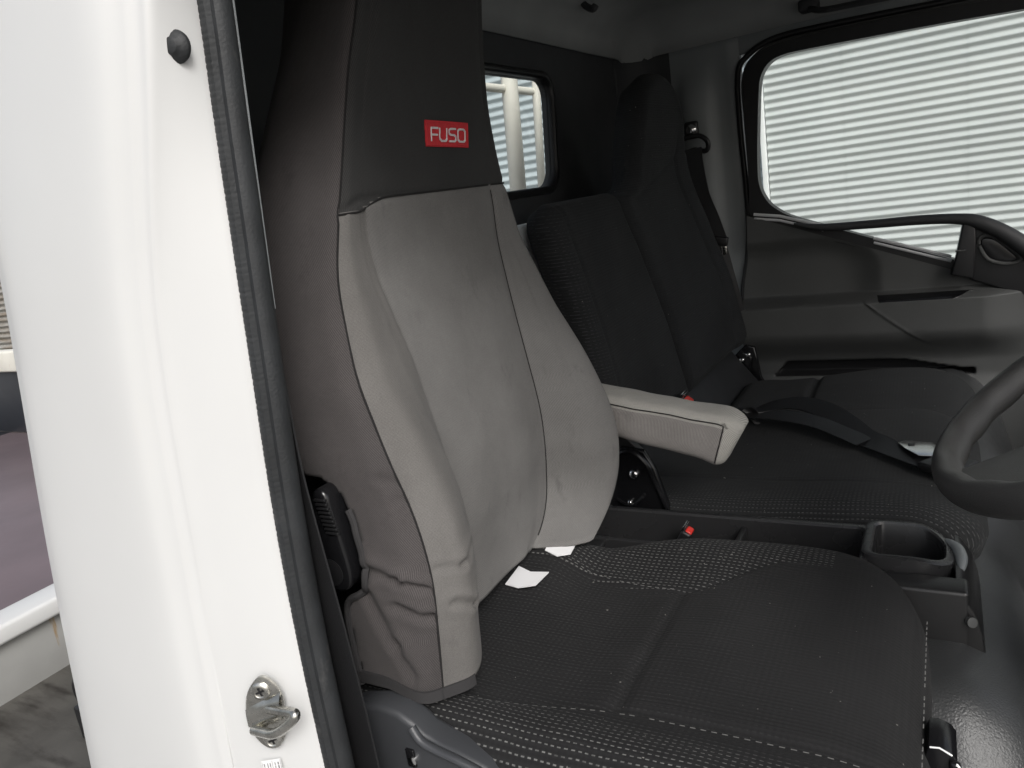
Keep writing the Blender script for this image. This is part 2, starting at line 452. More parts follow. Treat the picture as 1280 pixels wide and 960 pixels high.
# ================================================================== DRIVER SEAT
YC = .75
Zs  = [-.50, -.45, -.388, -.343, -.303, -.266, -.228, -.189, -.146, -.10, -.051, 0, .051, .101, .148, .194, .25, .33, .42]
XF  = [-.445, -.438, -.431, -.428, -.433, -.443, -.456, -.471, -.487, -.499, -.509, -.510, -.508, -.503, -.495, -.485, -.472, -.455, -.45]
HW  = [.236, .237, .237, .236, .233, .230, .229, .224, .217, .206, .192, .175, .157, .143, .132, .120, .112, .103, .09]
REC = [.044, .048, .050, .047, .041, .032, .024, .015, .006, .003, .001, 0, -.002, -.004, -.005, -.005, -.005, -.005, -.006]
PW  = [.121, .120, .119, .116, .116, .114, .115, .117, .119, .124, .130, .131, .120, .110, .100, .092, .085, .08, .07]
def seat_prof(z):
    return [interp(z, Zs, a) for a in (XF, HW, REC, PW)]
NC = 26
def seat_ctrl(z):
    xf, hw, rec, pw = seat_prof(z)
    low = sstep(.05, -.3, z)
    sd = .012 * low + .004            # the cover bulges out at the sides low down
    back = -.150 - .01 * low + .045 * sstep(.1, .3, z)
    tp = .035 * sstep(-.02, .2, z)    # upper part tapers rearwards
    near = [(-.150 + back * .12, -hw + .03 + tp), (back * .8, -hw - sd * .4 + tp * .9), (back * .45, -hw - sd + tp * .5), (back * .12, -hw - sd * .8 + tp * .1)]
    cr = .003 + .017 * low
    mid = (hw + pw) / 2
    L = [(xf + a, b) for a, b in near] + [(xf, -hw + .002)]
    L += [(xf + cr, -(hw * .72 + pw * .28)), (xf + cr * .5 - rec * .25, -(hw * .34 + pw * .66))]
    L += [(xf - rec, -pw), (xf - rec - .002, -pw * .5), (xf - rec - .004, 0), (xf - rec - .002, pw * .5), (xf - rec, pw)]
    L += [(xf + cr * .5 - rec * .25, (hw * .34 + pw * .66)), (xf + cr, (hw * .72 + pw * .28))]
    L += [(xf - .004, hw - .004)] + [(xf + a - .006, -b) for a, b in near[::-1]]
    ft = interp(z, [-.462, -.452, -.44, -.42, -.395, -.36], [.52, .66, .79, .91, .98, 1.0])
    L = [(a, b * ft) if b > 0 else (a, b) for a, b in L]
    return L
SEAM_N, PAN_L, PAN_R = 4, 7, 11
SUB = 12
def seat_section(z):
    L = seat_ctrl(z)
    P = [Vector((a, b, 0)) for a, b in L]
    out = []
    for i in range(len(P) - 1):
        # break the tangent at the near seam so the edge reads crisp
        a = P[max(i - 1, 0)] if i != SEAM_N else P[i] * 2 - P[i + 1]
        d = P[min(i + 2, len(P) - 1)] if i + 1 != SEAM_N else P[i + 1] * 2 - P[i]
        if i == SEAM_N: a = P[i]
        if i + 1 == SEAM_N: d = P[i + 1]
        b, c = P[i], P[i + 1]
        for k in range(SUB):
            t = k / SUB
            out.append(.5 * ((2*b) + (c-a)*t + (2*a-5*b+4*c-d)*t*t + (3*b-a-3*c+d)*t**3))
    out.append(P[-1]); return out
WR = [  # pulled folds in the loose cloth: (x0,z0,x1,z1,width,depth)
    (-.466, -.236, -.445, -.246, .005, .0035), (-.452, -.259, -.425, -.262, .005, .004),
    (-.486, -.327, -.458, -.335, .006, .007), (-.458, -.335, -.436, -.345, .005, .006), (-.446, -.337, -.426, -.352, .004, .006),
    (-.463, -.363, -.436, -.377, .006, .008), (-.436, -.377, -.418, -.388, .005, .007), (-.497, -.355, -.474, -.406, .008, .007),
    (-.474, -.406, -.462, -.440, .007, .006), (-.505, -.30, -.490, -.33, .006, .003)]
WF = [  # folds on the front bolster, in (y,z)
    (.545, -.335, .575, -.33, .005, .005), (.53, -.37, .556, -.385, .005, .006), (.556, -.385, .575, -.360, .004, .005), (.52, -.33, .545, -.335, .004, .004)]
def segd(px, pz, s):
    ax, az, bx, bz = s[:4]; dx, dz = bx - ax, bz - az
    t = ((px - ax) * dx + (pz - az) * dz) / (dx * dx + dz * dz); t = max(0, min(1, t))
    qx, qz = ax + dx * t, az + dz * t
    # signed distance so a ridge stands beside each valley
    n = ((px - qx) * -dz + (pz - qz) * dx) / math.hypot(dx, dz)
    return math.hypot(px - qx, pz - qz), n
def wr(px, pz, L):
    h = 0
    for s in L:
        d, n = segd(px, pz, s); w, a = s[4], s[5]
        a *= .62; w *= .85
        h -= a * math.exp(-(d / w) ** 2); h += a * .6 * math.exp(-((d - 1.9 * w) / (1.1 * w)) ** 2) * (1 if n > 0 else .4)
    return h
def seat_grid(z0, z1, n):
    rows = []
    for i in range(n + 1):
        z = z0 + (z1 - z0) * i / n
        S = seat_section(z); row = []
        for j, p in enumerate(S):
            x, y = p.x, YC + p.y
            fade = sstep(.02, -.12, z)
            if j < SEAM_N * SUB:
                y -= wr(x, z, WR) * fade
                y += .003 * noise.noise(Vector((x * 18, z * 14, 1))) * fade
            elif j < PAN_L * SUB:
                f = min(1, (j - SEAM_N * SUB) / 3)
                x += wr(y, z, WF) * fade * f
                x += .0025 * noise.noise(Vector((y * 20, z * 12, 5))) * f
            elif j > (PAN_R + 1) * SUB:
                y += .0025 * noise.noise(Vector((x * 14, z * 12, 3)))
            else:
                x += .003 * noise.noise(Vector((y * 9, z * 7, 9)))
            # stitched channels
            for sj, dep in ((PAN_R * SUB, .0035), (PAN_L * SUB, .0010)):
                if z < .021: x -= dep * math.exp(-((j - sj) / 1.6) ** 2)
            hs = .021 - .014 * sstep(-.13, -.19, y - YC)
            x -= .0028 * math.exp(-((z - hs) / .004) ** 2) * (1 if abs(y - YC) < .19 and j >= SEAM_N * SUB else 0)
            row.append(Vector((x, y, z)))
        rows.append(row)
    return rows
def hseam_z(y): return .021 - .012 * sstep(-.09, -.15, y - YC)

CUTZ = [-.462, -.42, -.378, -.364, -.356, -.349, -.335, -.30, -.275, -.258, -.246, -.238, -.232]
CUTX = [-.532, -.533, -.531, -.524, -.509, -.499, -.494, -.496, -.502, -.511, -.523, -.545, -.60]
def cut_x(z): return -9 if z > -.232 else interp(z, CUTZ, CUTX)
root = thing('driver_seat', 'grey and charcoal cloth driver seat with red badge on its headrest, nearest the open door', 'seat', (-.3, YC, -1.0))
NR = 250
rows = seat_grid(-.462, .42, NR)
V = []; F = []; UV = []; fm = []
W = len(rows[0]); arc = []
for r in rows:
    a = 0; pr = None
    for p in r:
        if pr is not None: a += (p - pr).length
        pr = p; V.append(p); UV.append((a, p.z))
for i in range(NR):
    for j in range(W - 1):
        a = rows[i][j]
        # the cut-out round the recliner lever in the near side of the cover
        if j < SEAM_N * SUB and a.x < cut_x(a.z): continue
        z = a.z; hz = hseam_z(a.y)
        if z > hz and j >= SEAM_N * SUB: mi = 3
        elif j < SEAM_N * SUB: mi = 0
        elif j < PAN_L * SUB: mi = 2
        elif j < PAN_R * SUB: mi = 1
        elif j < (PAN_R + 3) * SUB: mi = 1
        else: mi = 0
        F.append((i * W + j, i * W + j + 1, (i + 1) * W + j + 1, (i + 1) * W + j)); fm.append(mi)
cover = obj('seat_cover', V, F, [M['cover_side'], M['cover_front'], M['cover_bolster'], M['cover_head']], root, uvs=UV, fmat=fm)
so = cover.modifiers.new('cloth_thickness', 'SOLIDIFY'); so.thickness = .003; so.offset = -1
def on_row(z, j):
    i = (z + .462) / (.42 + .462) * NR; i = max(0, min(NR - 1, int(i)))
    return rows[i][j]
# dark seams
for name, j, z0, z1, dx, rr in (('seam', SEAM_N * SUB, -.458, .42, .0006, .0011), ('seam', PAN_R * SUB, -.45, .019, .001, .0012)):
    pts = [rows[i][j] + Vector((dx - .0012, -.0004 if j == SEAM_N * SUB else 0, 0)) for i in range(int((z0 + .462) / .882 * NR), int((z1 + .462) / .882 * NR), 2)]
    MB().tube(pts, rr, 6).build(name, M['dark_thread'], cover)
pts = []
for j in range(SEAM_N * SUB, (PAN_R + 3) * SUB, 2):
    y = rows[160][j].y; p = on_row(hseam_z(y), j); pts.append(Vector((p.x + .0002, p.y, hseam_z(p.y))))
MB().tube(pts, .0012, 6).build('seam', M['dark_thread'], cover)
# binding tape along the lower hem and round the cut-out
hem = []
for j in range(int(SEAM_N * SUB) + int(.55 * SUB) * 0, int(5.2 * SUB), 2):
    hem.append(rows[0][j] + Vector((.0, -.001, -.001)))
side = [rows[0][j] for j in range(0, SEAM_N * SUB + 1) if rows[0][j].x > -.533]
hem = [Vector((p.x, p.y - .002, p.z + .012 * sstep(-.44, -.50, p.x))) for p in side] + hem
def strip(pts, w, t, down=Vector((0, 0, -1)), out=Vector((.6, -.8, 0))):
    m = MB(); V_ = []; F_ = []
    for p in pts:
        for a, b in ((0, t), (w, t * 1.6), (w, -t), (0, -t)): V_.append(p + down * a + out * b)
    for i in range(len(pts) - 1):
        for k in range(4): F_.append((i * 4 + k, i * 4 + (k + 1) % 4, i * 4 + 4 + (k + 1) % 4, i * 4 + 4 + k))
    F_ += [(0, 1, 2, 3), tuple(len(V_) - 4 + k for k in range(4))[::-1]]
    return m.add(V_, F_)
strip([p + Vector((0, 0, .004)) for p in hem], .011, .0022).build('binding', M['binding'], cover)
cutp = [Vector((cut_x(z), z, 0)) for z in [-.462 + .195 * i / 60 for i in range(61)]]
def side_y(x, z):
    r = rows[max(0, min(NR, int((z + .462) / .882 * NR)))]
    return min(r[:SEAM_N * SUB], key=lambda p: abs(p.x - x)).y
MB().tube([Vector((p.x + .001, side_y(p.x, p.y) - .0005, p.y)) for p in cutp], .0038, 8).build('binding', M['binding'], cover)
# frame shell seen through the cut-out, with the recliner lever
fr = MB(); fr.prism([(-.62, -.50), (-.49, -.50), (-.482, -.35), (-.49, -.2), (-.62, -.15)], 'y', .545, .57, .004)
fr.build('backrest_frame', M['black'], root)
lv = MB()
lp = catmull([(-.522, -.242), (-.511, -.262), (-.505, -.29), (-.502, -.32), (-.507, -.343), (-.525, -.352), (-.545, -.345), (-.552, -.32), (-.547, -.28), (-.540, -.25), (-.532, -.240)][0:0] or
     [Vector((a, b, 0)) for a, b in [(-.524, -.240), (-.514, -.246), (-.510, -.270), (-.506, -.30), (-.504, -.33), (-.511, -.345), (-.526, -.349), (-.538, -.340), (-.539, -.31), (-.536, -.27), (-.532, -.247)]], 5, True)
lv.prism([(p.x, p.y) for p in lp], 'y', .486, .512, .005)
lever = lv.build('recliner_lever', M['gloss'], root)
g = MB()
for k in range(9):
    z = -.250 - k * .0042; g.box((-.527 + k * .0008, .4835, z - .0012), (-.513 + k * .0010, .4875, z + .0012), .0006)
g.build('grip_ribs', M['black'], lever)
MB().lathe((-.526, .486, -.327), (0, -1, 0), [(0, .014), (.001, .0145), (.0014, .0135), (.0014, .0)], 30).build('pivot_cap', M['black'], lever)
# badge on the headrest
def front_x(y, z):
    i = max(0, min(NR, int((z + .462) / .882 * NR)))
    return max(p.x for p in rows[i] if abs(p.y - y) < .012) if any(abs(p.y - y) < .012 for p in rows[i]) else -.5
bx = lambda y, z: sum(front_x(y + d, z) for d in (-.006, 0, .006)) / 3
yl, yr, zt, zb = .742, .824, .0965, .0685
m = MB(); V_ = []; F_ = []; nx, nz = 24, 10
def bp(u, v, h):
    # corners softly rounded, top edge slightly waved
    y = yl + (yr - yl) * u; z = zb + (zt - zb) * v
    c = .0035
    return Vector((bx(y, z) + h, y, z - .0018 * (u - .5) * 2))
for h in (.0004, .0022):
    for j in range(nz + 1):
        for i in range(nx + 1): V_.append(bp(i / nx, j / nz, h))
nn = (nx + 1) * (nz + 1)
for j in range(nz):
    for i in range(nx):
        a = j * (nx + 1) + i; F_.append((nn + a, nn + a + 1, nn + a + nx + 2, nn + a + nx + 1))
bd = [i for i in range(nx + 1)] + [j * (nx + 1) + nx for j in range(1, nz + 1)] + [nz * (nx + 1) + i for i in range(nx - 1, -1, -1)] + [j * (nx + 1) for j in range(nz - 1, 0, -1)]
for i in range(len(bd)): a, b = bd[i], bd[(i + 1) % len(bd)]; F_.append((a, b, nn + b, nn + a))
m.add(V_, F_); badge = m.build('badge', M['red_cloth'], root, angle=60, label='red rectangular embroidered badge')
bor = MB(); P4 = [(0.015, .05), (.985, .05), (.985, .95), (.015, .95), (.015, .05)]
pp = []
for a, b in zip(P4, P4[1:]):
    for k in range(10): pp.append(bp(a[0] + (b[0] - a[0]) * k / 10, a[1] + (b[1] - a[1]) * k / 10, .0022))
pp.append(pp[0]); bor.tube(pp, .0009, 6).build('border_stitching', M['red_cloth'], badge)
def stroke(P): return [bp(.5 + (x - .5), y, .0028) for x, y in P]
def arcseg(P, n=4):
    out = []
    for a, b in zip(P, P[1:]):
        for k in range(n): out.append((a[0] + (b[0] - a[0]) * k / n, a[1] + (b[1] - a[1]) * k / n))
    out.append(P[-1]); return out
lt = MB()
L_ = {'F': [[(.11, .20), (.11, .71), (.255, .71)], [(.12, .455), (.25, .455)]],
      'U': [[(.30, .73), (.30, .31), (.335, .22), (.425, .22), (.46, .31), (.46, .73)]],
      'S': [[(.665, .71), (.55, .71), (.515, .66), (.515, .53), (.55, .47), (.635, .47), (.67, .42), (.67, .28), (.635, .22), (.515, .22)]],
      'O': [[(.76, .71), (.87, .71), (.905, .64), (.905, .30), (.87, .22), (.76, .22), (.725, .30), (.725, .64), (.76, .71)]]}
for ch in 'FUSO':
    for P in L_[ch]:
        for a, b in zip(P, P[1:]):
            hz = abs(b[0] - a[0]) * 3 > abs(b[1] - a[1])
            lt.tube(stroke(arcseg([a, b], 3)), .00125 if hz else .00085, 6)
lt.build('lettering', M['thread'], badge)

# seat cushion
def up(a, b, c): return Vector((a, b, -.490 + c))
def cush_top(x, y):
    h = 0
    h += .012 * math.exp(-((y - .895) / .05) ** 2) * sstep(-.06, -.3, x) + .010 * math.exp(-((y - .515) / .035) ** 2) * sstep(-.02, -.2, x)
    edge = sstep(-.62, -.5, x)
    near_l = .545 + .03 * sstep(-.45, -.25, x)
    far_l = .812 - .015 * sstep(-.45, -.3, x) + .09 * sstep(-.29, -.16, x)
    h -= .004 * math.exp(-((y - near_l) / .006) ** 2) * edge
    h -= .0030 * math.exp(-((y - far_l) / .006) ** 2) * edge * sstep(-.12, -.2, x)
    cx = -.282
    inside = sstep(near_l - .01, near_l + .01, y) * sstep(far_l + .01, far_l - .01, y)
    h -= .0045 * math.exp(-((x - cx) / .008) ** 2) * inside
    h += .0035 * inside * sstep(cx, cx + .06, x) * sstep(-.02, -.12, x)
    h -= .006 * inside * sstep(cx, cx - .06, x)
    h += .004 * noise.noise(Vector((x * 7, y * 7, 0)))
    h -= .010 * sstep(-.10, 0, x)
    h += .024 * sstep(-.395, -.47, x) * sstep(.70, .82, y)
    return h
out = [Vector(q + (0,)) for q in [(-.016, .60), (-.016, .70), (-.018, .79), (-.026, .86), (-.050, .925), (-.095, .958), (-.17, .968), (-.25, .962), (-.32, .948), (-.40, .905), (-.48, .868), (-.56, .86), (-.62, .83), (-.64, .75), (-.64, .60), (-.60, .49), (-.50, .475), (-.30, .472), (-.12, .475), (-.05, .492), (-.022, .53)]]
out = catmull(out, 8, True)
out = [Vector((p.x + (.012 * math.sin((p.y - .47) / .55 * math.pi) if p.x > -.2 and False else 0), p.y, 0)) for p in out]
V, F, UV = puff(out, (-.33, .745), .045, .13, cush_top, up, N=320, K=120)
fm = []
for f in F:
    cx_ = sum(V[i].x for i in f) / len(f); cy_ = sum(V[i].y for i in f) / len(f)
    nl = .545 + .03 * sstep(-.45, -.25, cx_); fl = .812 - .015 * sstep(-.45, -.3, cx_) + .09 * sstep(-.29, -.16, cx_)
    fm.append(1 if (nl < cy_ < fl and cx_ < -.05) or cx_ > -.12 and cy_ > .6 else 0)
cushion = obj('cushion', V, F, [M['cush'], M['cush_ins']], root, uvs=UV, fmat=fm)
def dashes(pts, name, parent, w=.00045, on=.005, off=.0045, mat='grey_thread'):
    P = resample(pts, max(4, int(sum((b - a).length for a, b in zip(pts, pts[1:])) / (on + off)) * 2), False); mm = MB()
    for a, b in zip(P[0::2], P[1::2]):
        if random.random() < .93: mm.tube([a, b], w, 5)
    return mm.build(name, M[mat], parent)
def cpt(x, y, dz=.0006): return up(x, y, cush_top(x, y) + dz)
dashes([cpt(x / 1000, .541 + .03 * sstep(-.45, -.25, x / 1000)) for x in range(-450, -60, 8)], 'topstitching', cushion)
dashes([cpt(x / 1000, .818 - .015 * sstep(-.45, -.3, x / 1000) ) for x in range(-470, -290, 8)], 'topstitching', cushion)
fe = [Vector((-.0215 - .06 * max(0, (y - 860) / 120) ** 2 * (1 if y > 860 else 0), y / 1000, -.505)) for y in range(560, 830, 8)]
dashes([p + Vector((.0, 0, 0)) for p in fe], 'topstitching', cushion, w=.0006)
# two white sewn-in tags where the cushion meets the backrest
def tagmesh(P, name, base):
    P = [(x, y, -.490 + cush_top(x, y) + .0035 + (z - zt_)) for x, y, z in P]
    mm = MB(); V_ = []; F_ = []; n = len(P)
    for (x, y, z) in P: V_.append(Vector((x, y, z)))
    for (x, y, z) in P: V_.append(Vector((x, y, z - .0012)))
    k = n // 2
    for i in range(k - 1):
        F_.append((i, i + 1, n - 2 - i, n - 1 - i)); F_.append((n + i, n + n - 1 - i, n + n - 2 - i, n + i + 1))
    for i in range(n): F_.append((i, n + i, n + (i + 1) % n, (i + 1) % n))
    return mm.add(V_, F_).build(name, M['white_tag'], base, angle=30)
zt_ = -.4785
tagmesh([(-.505, .752, zt_), (-.482, .746, zt_ + .003), (-.458, .750, zt_ + .007), (-.452, .778, zt_ + .005), (-.478, .776, zt_ + .001), (-.500, .784, zt_)], 'care_tag', cushion)
tagmesh([(-.475, .816, zt_), (-.455, .811, zt_ + .003), (-.438, .818, zt_ + .006), (-.440, .842, zt_ + .003), (-.457, .846, zt_), (-.475, .845, zt_)], 'care_tag', cushion)
# plastic side cover of the seat base and suspension control
sb = MB()
pc = [(-.66, -.52), (-.60, -.50), (-.555, -.482), (-.52, -.467), (-.49, -.460), (-.465, -.463), (-.449, -.472), (-.438, -.481), (-.42, -.487), (-.40, -.491), (-.372, -.500), (-.35, -.515), (-.33, -.54), (-.30, -.60), (-.02, -.62), (-.02, -.98), (-.66, -.98)]
sb.prism(pc, 'y', .470, .50, .006)
base = sb.build('side_cover', M['basepl'], root, angle=50)
rib = MB(); rp = catmull([(-.447, .468, -.472), (-.437, .466, -.483), (-.42, .466, -.489), (-.395, .466, -.494), (-.37, .467, -.503), (-.35, .468, -.517), (-.332, .469, -.543)], 6)
rib.tube(rp, .0045, 10, flat=.8).build('rim', M['basepl'], base)
MB().box((-.462, .4675, -.520), (-.452, .471, -.500), .001).box((-.462, .4675, -.555), (-.450, .471, -.530), .001).build('slot', M['gloss'], base)
MB().lathe((-.455, .4675, -.512), (0, -1, 0), [(-.003, .005), (.001, .005), (.002, .003), (.002, 0)], 16).build('screw', M['chrome'], base)
MB().box((-.425, .462, -.60), (-.33, .4695, -.535), .004).build('label_plate', M['quarter'], base)
MB().box((-.62, .50, -.985), (-.06, 1.0, -.62), .01).build('seat_box', M['black'], root)
# armrest
arm_c = Vector((-.35, 1.02, -.35))
def arm_xf(a, b, c): return Vector((a, b, c))
N_ = 36; rws = []
xs = [-.50, -.46, -.42, -.38, -.34, -.30, -.275, -.258, -.247, -.240, -.2365]
VV = []; FF = []; UVa = []; fma = []
XS = [(-.50 + (.2500) * (1 - (1 - t / 60) ** 1.7)) for t in range(61)]
for x in XS:
    t = (x + .50) / .2500
    zt2 = -.287 - .047 * t; zb2 = -.350 - .058 * t
    e = max(0, (x + .276) / .0262); sh = math.sqrt(max(0, 1 - e * e)) if e > 0 else 1
    zc = (zt2 + zb2) / 2 - .003 * e; hh = (zt2 - zb2) / 2 * (.60 + .40 * sh); yc2 = 1.018; hy = .031 + .004 * t; hy *= (.55 + .45 * sh)
    for k in range(N_):
        th = 2 * math.pi * (k + .5) / N_; c, s = math.cos(th), math.sin(th); pw_ = .42
        yy = yc2 + hy * math.copysign(abs(c) ** pw_, c); zz = zc + hh * math.copysign(abs(s) ** pw_, s)
        n1 = noise.noise(Vector((x * 22, yy * 16, zz * 22))) * .0022
        tip = sstep(.72, 1, t); VV.append(Vector((x + (.014 * (zz - zc) / hh - .006) * tip, yy + n1 * .6, zz + n1))); UVa.append((x, k * .006))
nX = len(XS)
for i in range(nX - 1):
    for k in range(N_):
        FF.append((i * N_ + k, i * N_ + (k + 1) % N_, (i + 1) * N_ + (k + 1) % N_, (i + 1) * N_ + k))
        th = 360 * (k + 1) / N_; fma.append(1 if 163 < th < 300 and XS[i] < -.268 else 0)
FF.append(tuple((nX - 1) * N_ + k for k in range(N_))); fma.append(0)
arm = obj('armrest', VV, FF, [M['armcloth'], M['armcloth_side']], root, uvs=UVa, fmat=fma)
sk = [VV[i * N_ + 15] + Vector((0, -.001, .0002)) for i in range(0, nX) if XS[i] < -.267]
j0 = [VV[(nX - 1 - 12) * N_ + k] + Vector((.001, -.001, 0)) for k in range(13, 24)]
endx = [i for i in range(nX) if XS[i] < -.267][-1]
j0 = [VV[endx * N_ + k] + Vector((.0006, -.0008, 0)) for k in range(15, 22)]
MB().tube(sk + j0[1:], .0008, 6).build('seam', M['dark_thread'], arm)
# little pucker of cloth at the armrest seam corner
pk = MB(); c0 = VV[endx * N_ + 15]
pk.add([c0 + Vector((-.006, -.001, .002)), c0 + Vector((.003, -.004, .006)), c0 + Vector((.006, -.001, -.004)), c0 + Vector((.001, .003, .002))], [(0, 1, 2), (0, 2, 3), (0, 3, 1), (1, 3, 2)])
pk.build('pucker', M['armcloth'], arm)
# suspension stiffness knob in front of the cushion
kn = MB(); kp = [(.0, .0)]
kn.prism([(-.022, -.60), (-.022, -.53), (-.017, -.515), (-.010, -.514), (.0, -.518), (.004, -.524), (.006, -.60)], 'y', .640, .680, .0015)
kn.box((-.002, .634, -.60), (.007, .6415, -.524), .003)
knob = kn.build('adjuster_knob', M['gloss'], root)
MB().tube([(-.0165, .6395, -.5155), (-.009, .6395, -.5145), (.0005, .6390, -.5195)], .0008, 6).build('edge_line', M['ink_white'], knob)
ca, sa = math.cos(math.radians(62)), math.sin(math.radians(62))
text_mesh('HARD', .0068, lambda x, y: Vector((-.0035 + x * ca - y * sa + .004, .6335, -.545 + x * sa + y * ca)), 'lettering', M['ink_white'], knob, bold=.0003)
arc_ = [Vector((.003 + .0045 * math.cos(t), .6332, -.536 + .013 * math.sin(t))) for t in [i * .15 for i in range(-6, 11)]]
MB().tube(arc_, [.0003 + .0009 * max(0, i / 17) for i in range(17)], 5).build('dial_mark', M['ink_white'], knob)

# ================================================================== PASSENGER SEATS
def xback(z): return interp(z, [-.47, -.3, -.15, 0, .2, .3], [-.470, -.49, -.52, -.55, -.54, -.54])
def back_xf(a, b, c): return Vector((xback(b) + c, a, b))
def seat_bracket(cx, y, cz, parent, name='hinge_bracket'):
    m = MB()
    m.prism([(cx - .05, cz - .06), (cx - .045, cz + .02), (cx - .02, cz + .045), (cx + .02, cz + .04), (cx + .035, cz + .01), (cx + .05, cz - .045), (cx + .06, cz - .085), (cx - .02, cz - .09)], 'y', y, y + .012, .003)
    m.tube(catmull([(cx - .035, y - .003, cz + .03), (cx + .0, y - .006, cz + .042), (cx + .025, y - .006, cz + .02), (cx + .035, y - .004, cz - .01), (cx + .055, y - .003, cz - .07)], 6), .004, 8)
    m.tube(catmull([(cx - .035, y - .003, cz - .045), (cx - .01, y - .006, cz - .055), (cx + .012, y - .006, cz - .038)], 6), .003, 8)
    o = m.build(name, M['gloss'], parent)
    for dx, dz, r in ((0, 0, .0085), (.05, -.078, .006), (-.012, -.05, .0045)):
        MB().lathe((cx + dx, y - .001, cz + dz), (0, -1, 0), [(0, r), (.003, r), (.006, r * .75), (.007, r * .4), (.007, 0)], 18).build('bolt', M['chrome'], o)
    return o

# middle seat
mid = thing('passenger_seat', 'black cloth middle seat with low squared backrest and no headrest', 'seat', (-.3, 1.3, -1.0), 'passenger seats')
def mid_top(a, b):
    h = .010 * math.exp(-((a - 1.12) / .05) ** 2) - .0045 * math.exp(-((a - 1.155) / .006) ** 2)
    return h + .004 * noise.noise(Vector((a * 7, b * 7, 4)))
o_ = rrect(1.112, 1.525, -.475, -.018, [.012, .045, .05, .02], 10)
# the shared edge with the outer seat leans: shift with height
o_ = [Vector((p.x + (-.085 * ((p.y + .475) / .457) if p.x > 1.3 else -.0 * p.y + (.0)), p.y, 0)) for p in o_]
V, F, UV = puff(o_, (1.30, -.24), .030, .058, mid_top, back_xf, N=240, K=60)
bk = obj('backrest', V, F, M['pax_back'], mid, uvs=UV)
m = MB().box((-.675, 1.195, -.40), (-.640, 1.46, -.048), .012)
m.build('back_shell', M['shedtrim'], bk)
def mc_xf(a, b, c): return Vector((a, b, -.512 + c))
def pc_top(x, y):
    return .010 * sstep(-.4, -.1, x) - .016 * sstep(-.05, .07, x) + .004 * noise.noise(Vector((x * 6, y * 6, 7))) - .004 * math.exp(-((y - 1.205) / .006) ** 2)
o_ = rrect(-.56, .050, 1.085, 1.600, [.09, .04, .05, .09], 10)
V, F, UV = puff(o_, (-.25, 1.36), .045, .11, pc_top, mc_xf, N=260, K=60)
obj('cushion', V, F, M['pax'], mid, uvs=UV)
seat_bracket(-.447, 1.095, -.465, mid)
MB().prism([(-.55, -.36), (-.485, -.38), (-.43, -.44), (-.44, -.50), (-.56, -.50)], 'y', 1.11, 1.125, .003).box((-.55, 1.09, -.64), (-.05, 1.58, -.62), .005).build('seat_frame', M['black'], mid)
# outer seat
outr = thing('passenger_seat', 'black cloth outer seat with tall narrow headrest beside the closed door', 'seat', (-.3, 1.85, -1.0), 'passenger seats')
prof = [(1.545, -.465), (2.085, -.470), (2.035, -.32), (1.985, -.16), (1.935, -.01), (1.872, .083), (1.850, .150), (1.818, .195), (1.77, .214), (1.71, .218), (1.645, .203), (1.605, .165), (1.58, .11), (1.562, .05), (1.545, .005), (1.50, -.018), (1.462, -.035), (1.465, -.10), (1.50, -.28)]
o_ = [Vector((a, b, 0)) for a, b in prof]
o_ = [o_[0], o_[0].lerp(o_[1], .1)] + [o_[0].lerp(o_[1], .9)] + catmull(o_[1:] , 8)
def out_top(a, b):
    h = 0
    ln = 1.585 + .03 * sstep(-.4, 0, b)
    rn = 1.95 - .13 * sstep(-.4, .05, b)
    h -= .005 * math.exp(-((a - rn) / .006) ** 2) * sstep(.1, .0, b)
    h += .010 * sstep(.0, .12, b)
    h += .010 * math.exp(-((a - rn - .05) / .04) ** 2)
    h -= .0035 * math.exp(-((b - .005 - (a - 1.7) * .25) / .006) ** 2)
    return h + .004 * noise.noise(Vector((a * 7, b * 7, 14)))
V, F, UV = puff(o_, (1.74, -.10), .028, .060, out_top, back_xf, N=260, K=70)
ob = obj('backrest', V, F, M['pax_back'], outr, uvs=UV)
o_ = rrect(-.45, .056, 1.607, 1.895, [.10, .05, .04, .08], 10)
def oc_top(x, y):
    return -.012 + .024 * sstep(-.36, -.12, x) * sstep(1.62, 1.78, y) - .02 * sstep(-.03, .09, x) - .008 * math.exp(-((x + .265) / .008) ** 2) + .003 * noise.noise(Vector((x * 6, y * 6, 17)))
V, F, UV = puff(o_, (-.2, 1.75), .045, .11, oc_top, mc_xf, N=220, K=60)
obj('cushion', V, F, M['pax'], outr, uvs=UV)
br = MB()
br.prism([(-.515, -.53), (-.500, -.50), (-.46, -.462), (-.437, -.468), (-.43, -.51), (-.425, -.55), (-.40, -.60), (-.49, -.60), (-.497, -.56)], 'y', 1.985, 2.0, .003)
br.prism([(-.50, -.50), (-.47, -.47), (-.44, -.49), (-.455, -.55), (-.49, -.55)], 'y', 1.965, 1.986, .004)
hb = br.build('hinge_bracket', M['gloss'], outr)
for x, z in ((-.466, -.497), (-.486, -.52), (-.449, -.483), (-.468, -.55)):
    MB().lathe((x, 1.965, z), (0, -1, 0), [(0, .006), (.003, .006), (.006, .003), (.006, 0)], 14).build('bolt', M['chrome'], hb)
MB().prism([(-.60, -.62), (-.60, -.40), (-.50, -.455), (-.42, -.56), (-.42, -.62)], 'y', 1.56, 1.96, .006).build('lower_flap', M['flap'], outr)

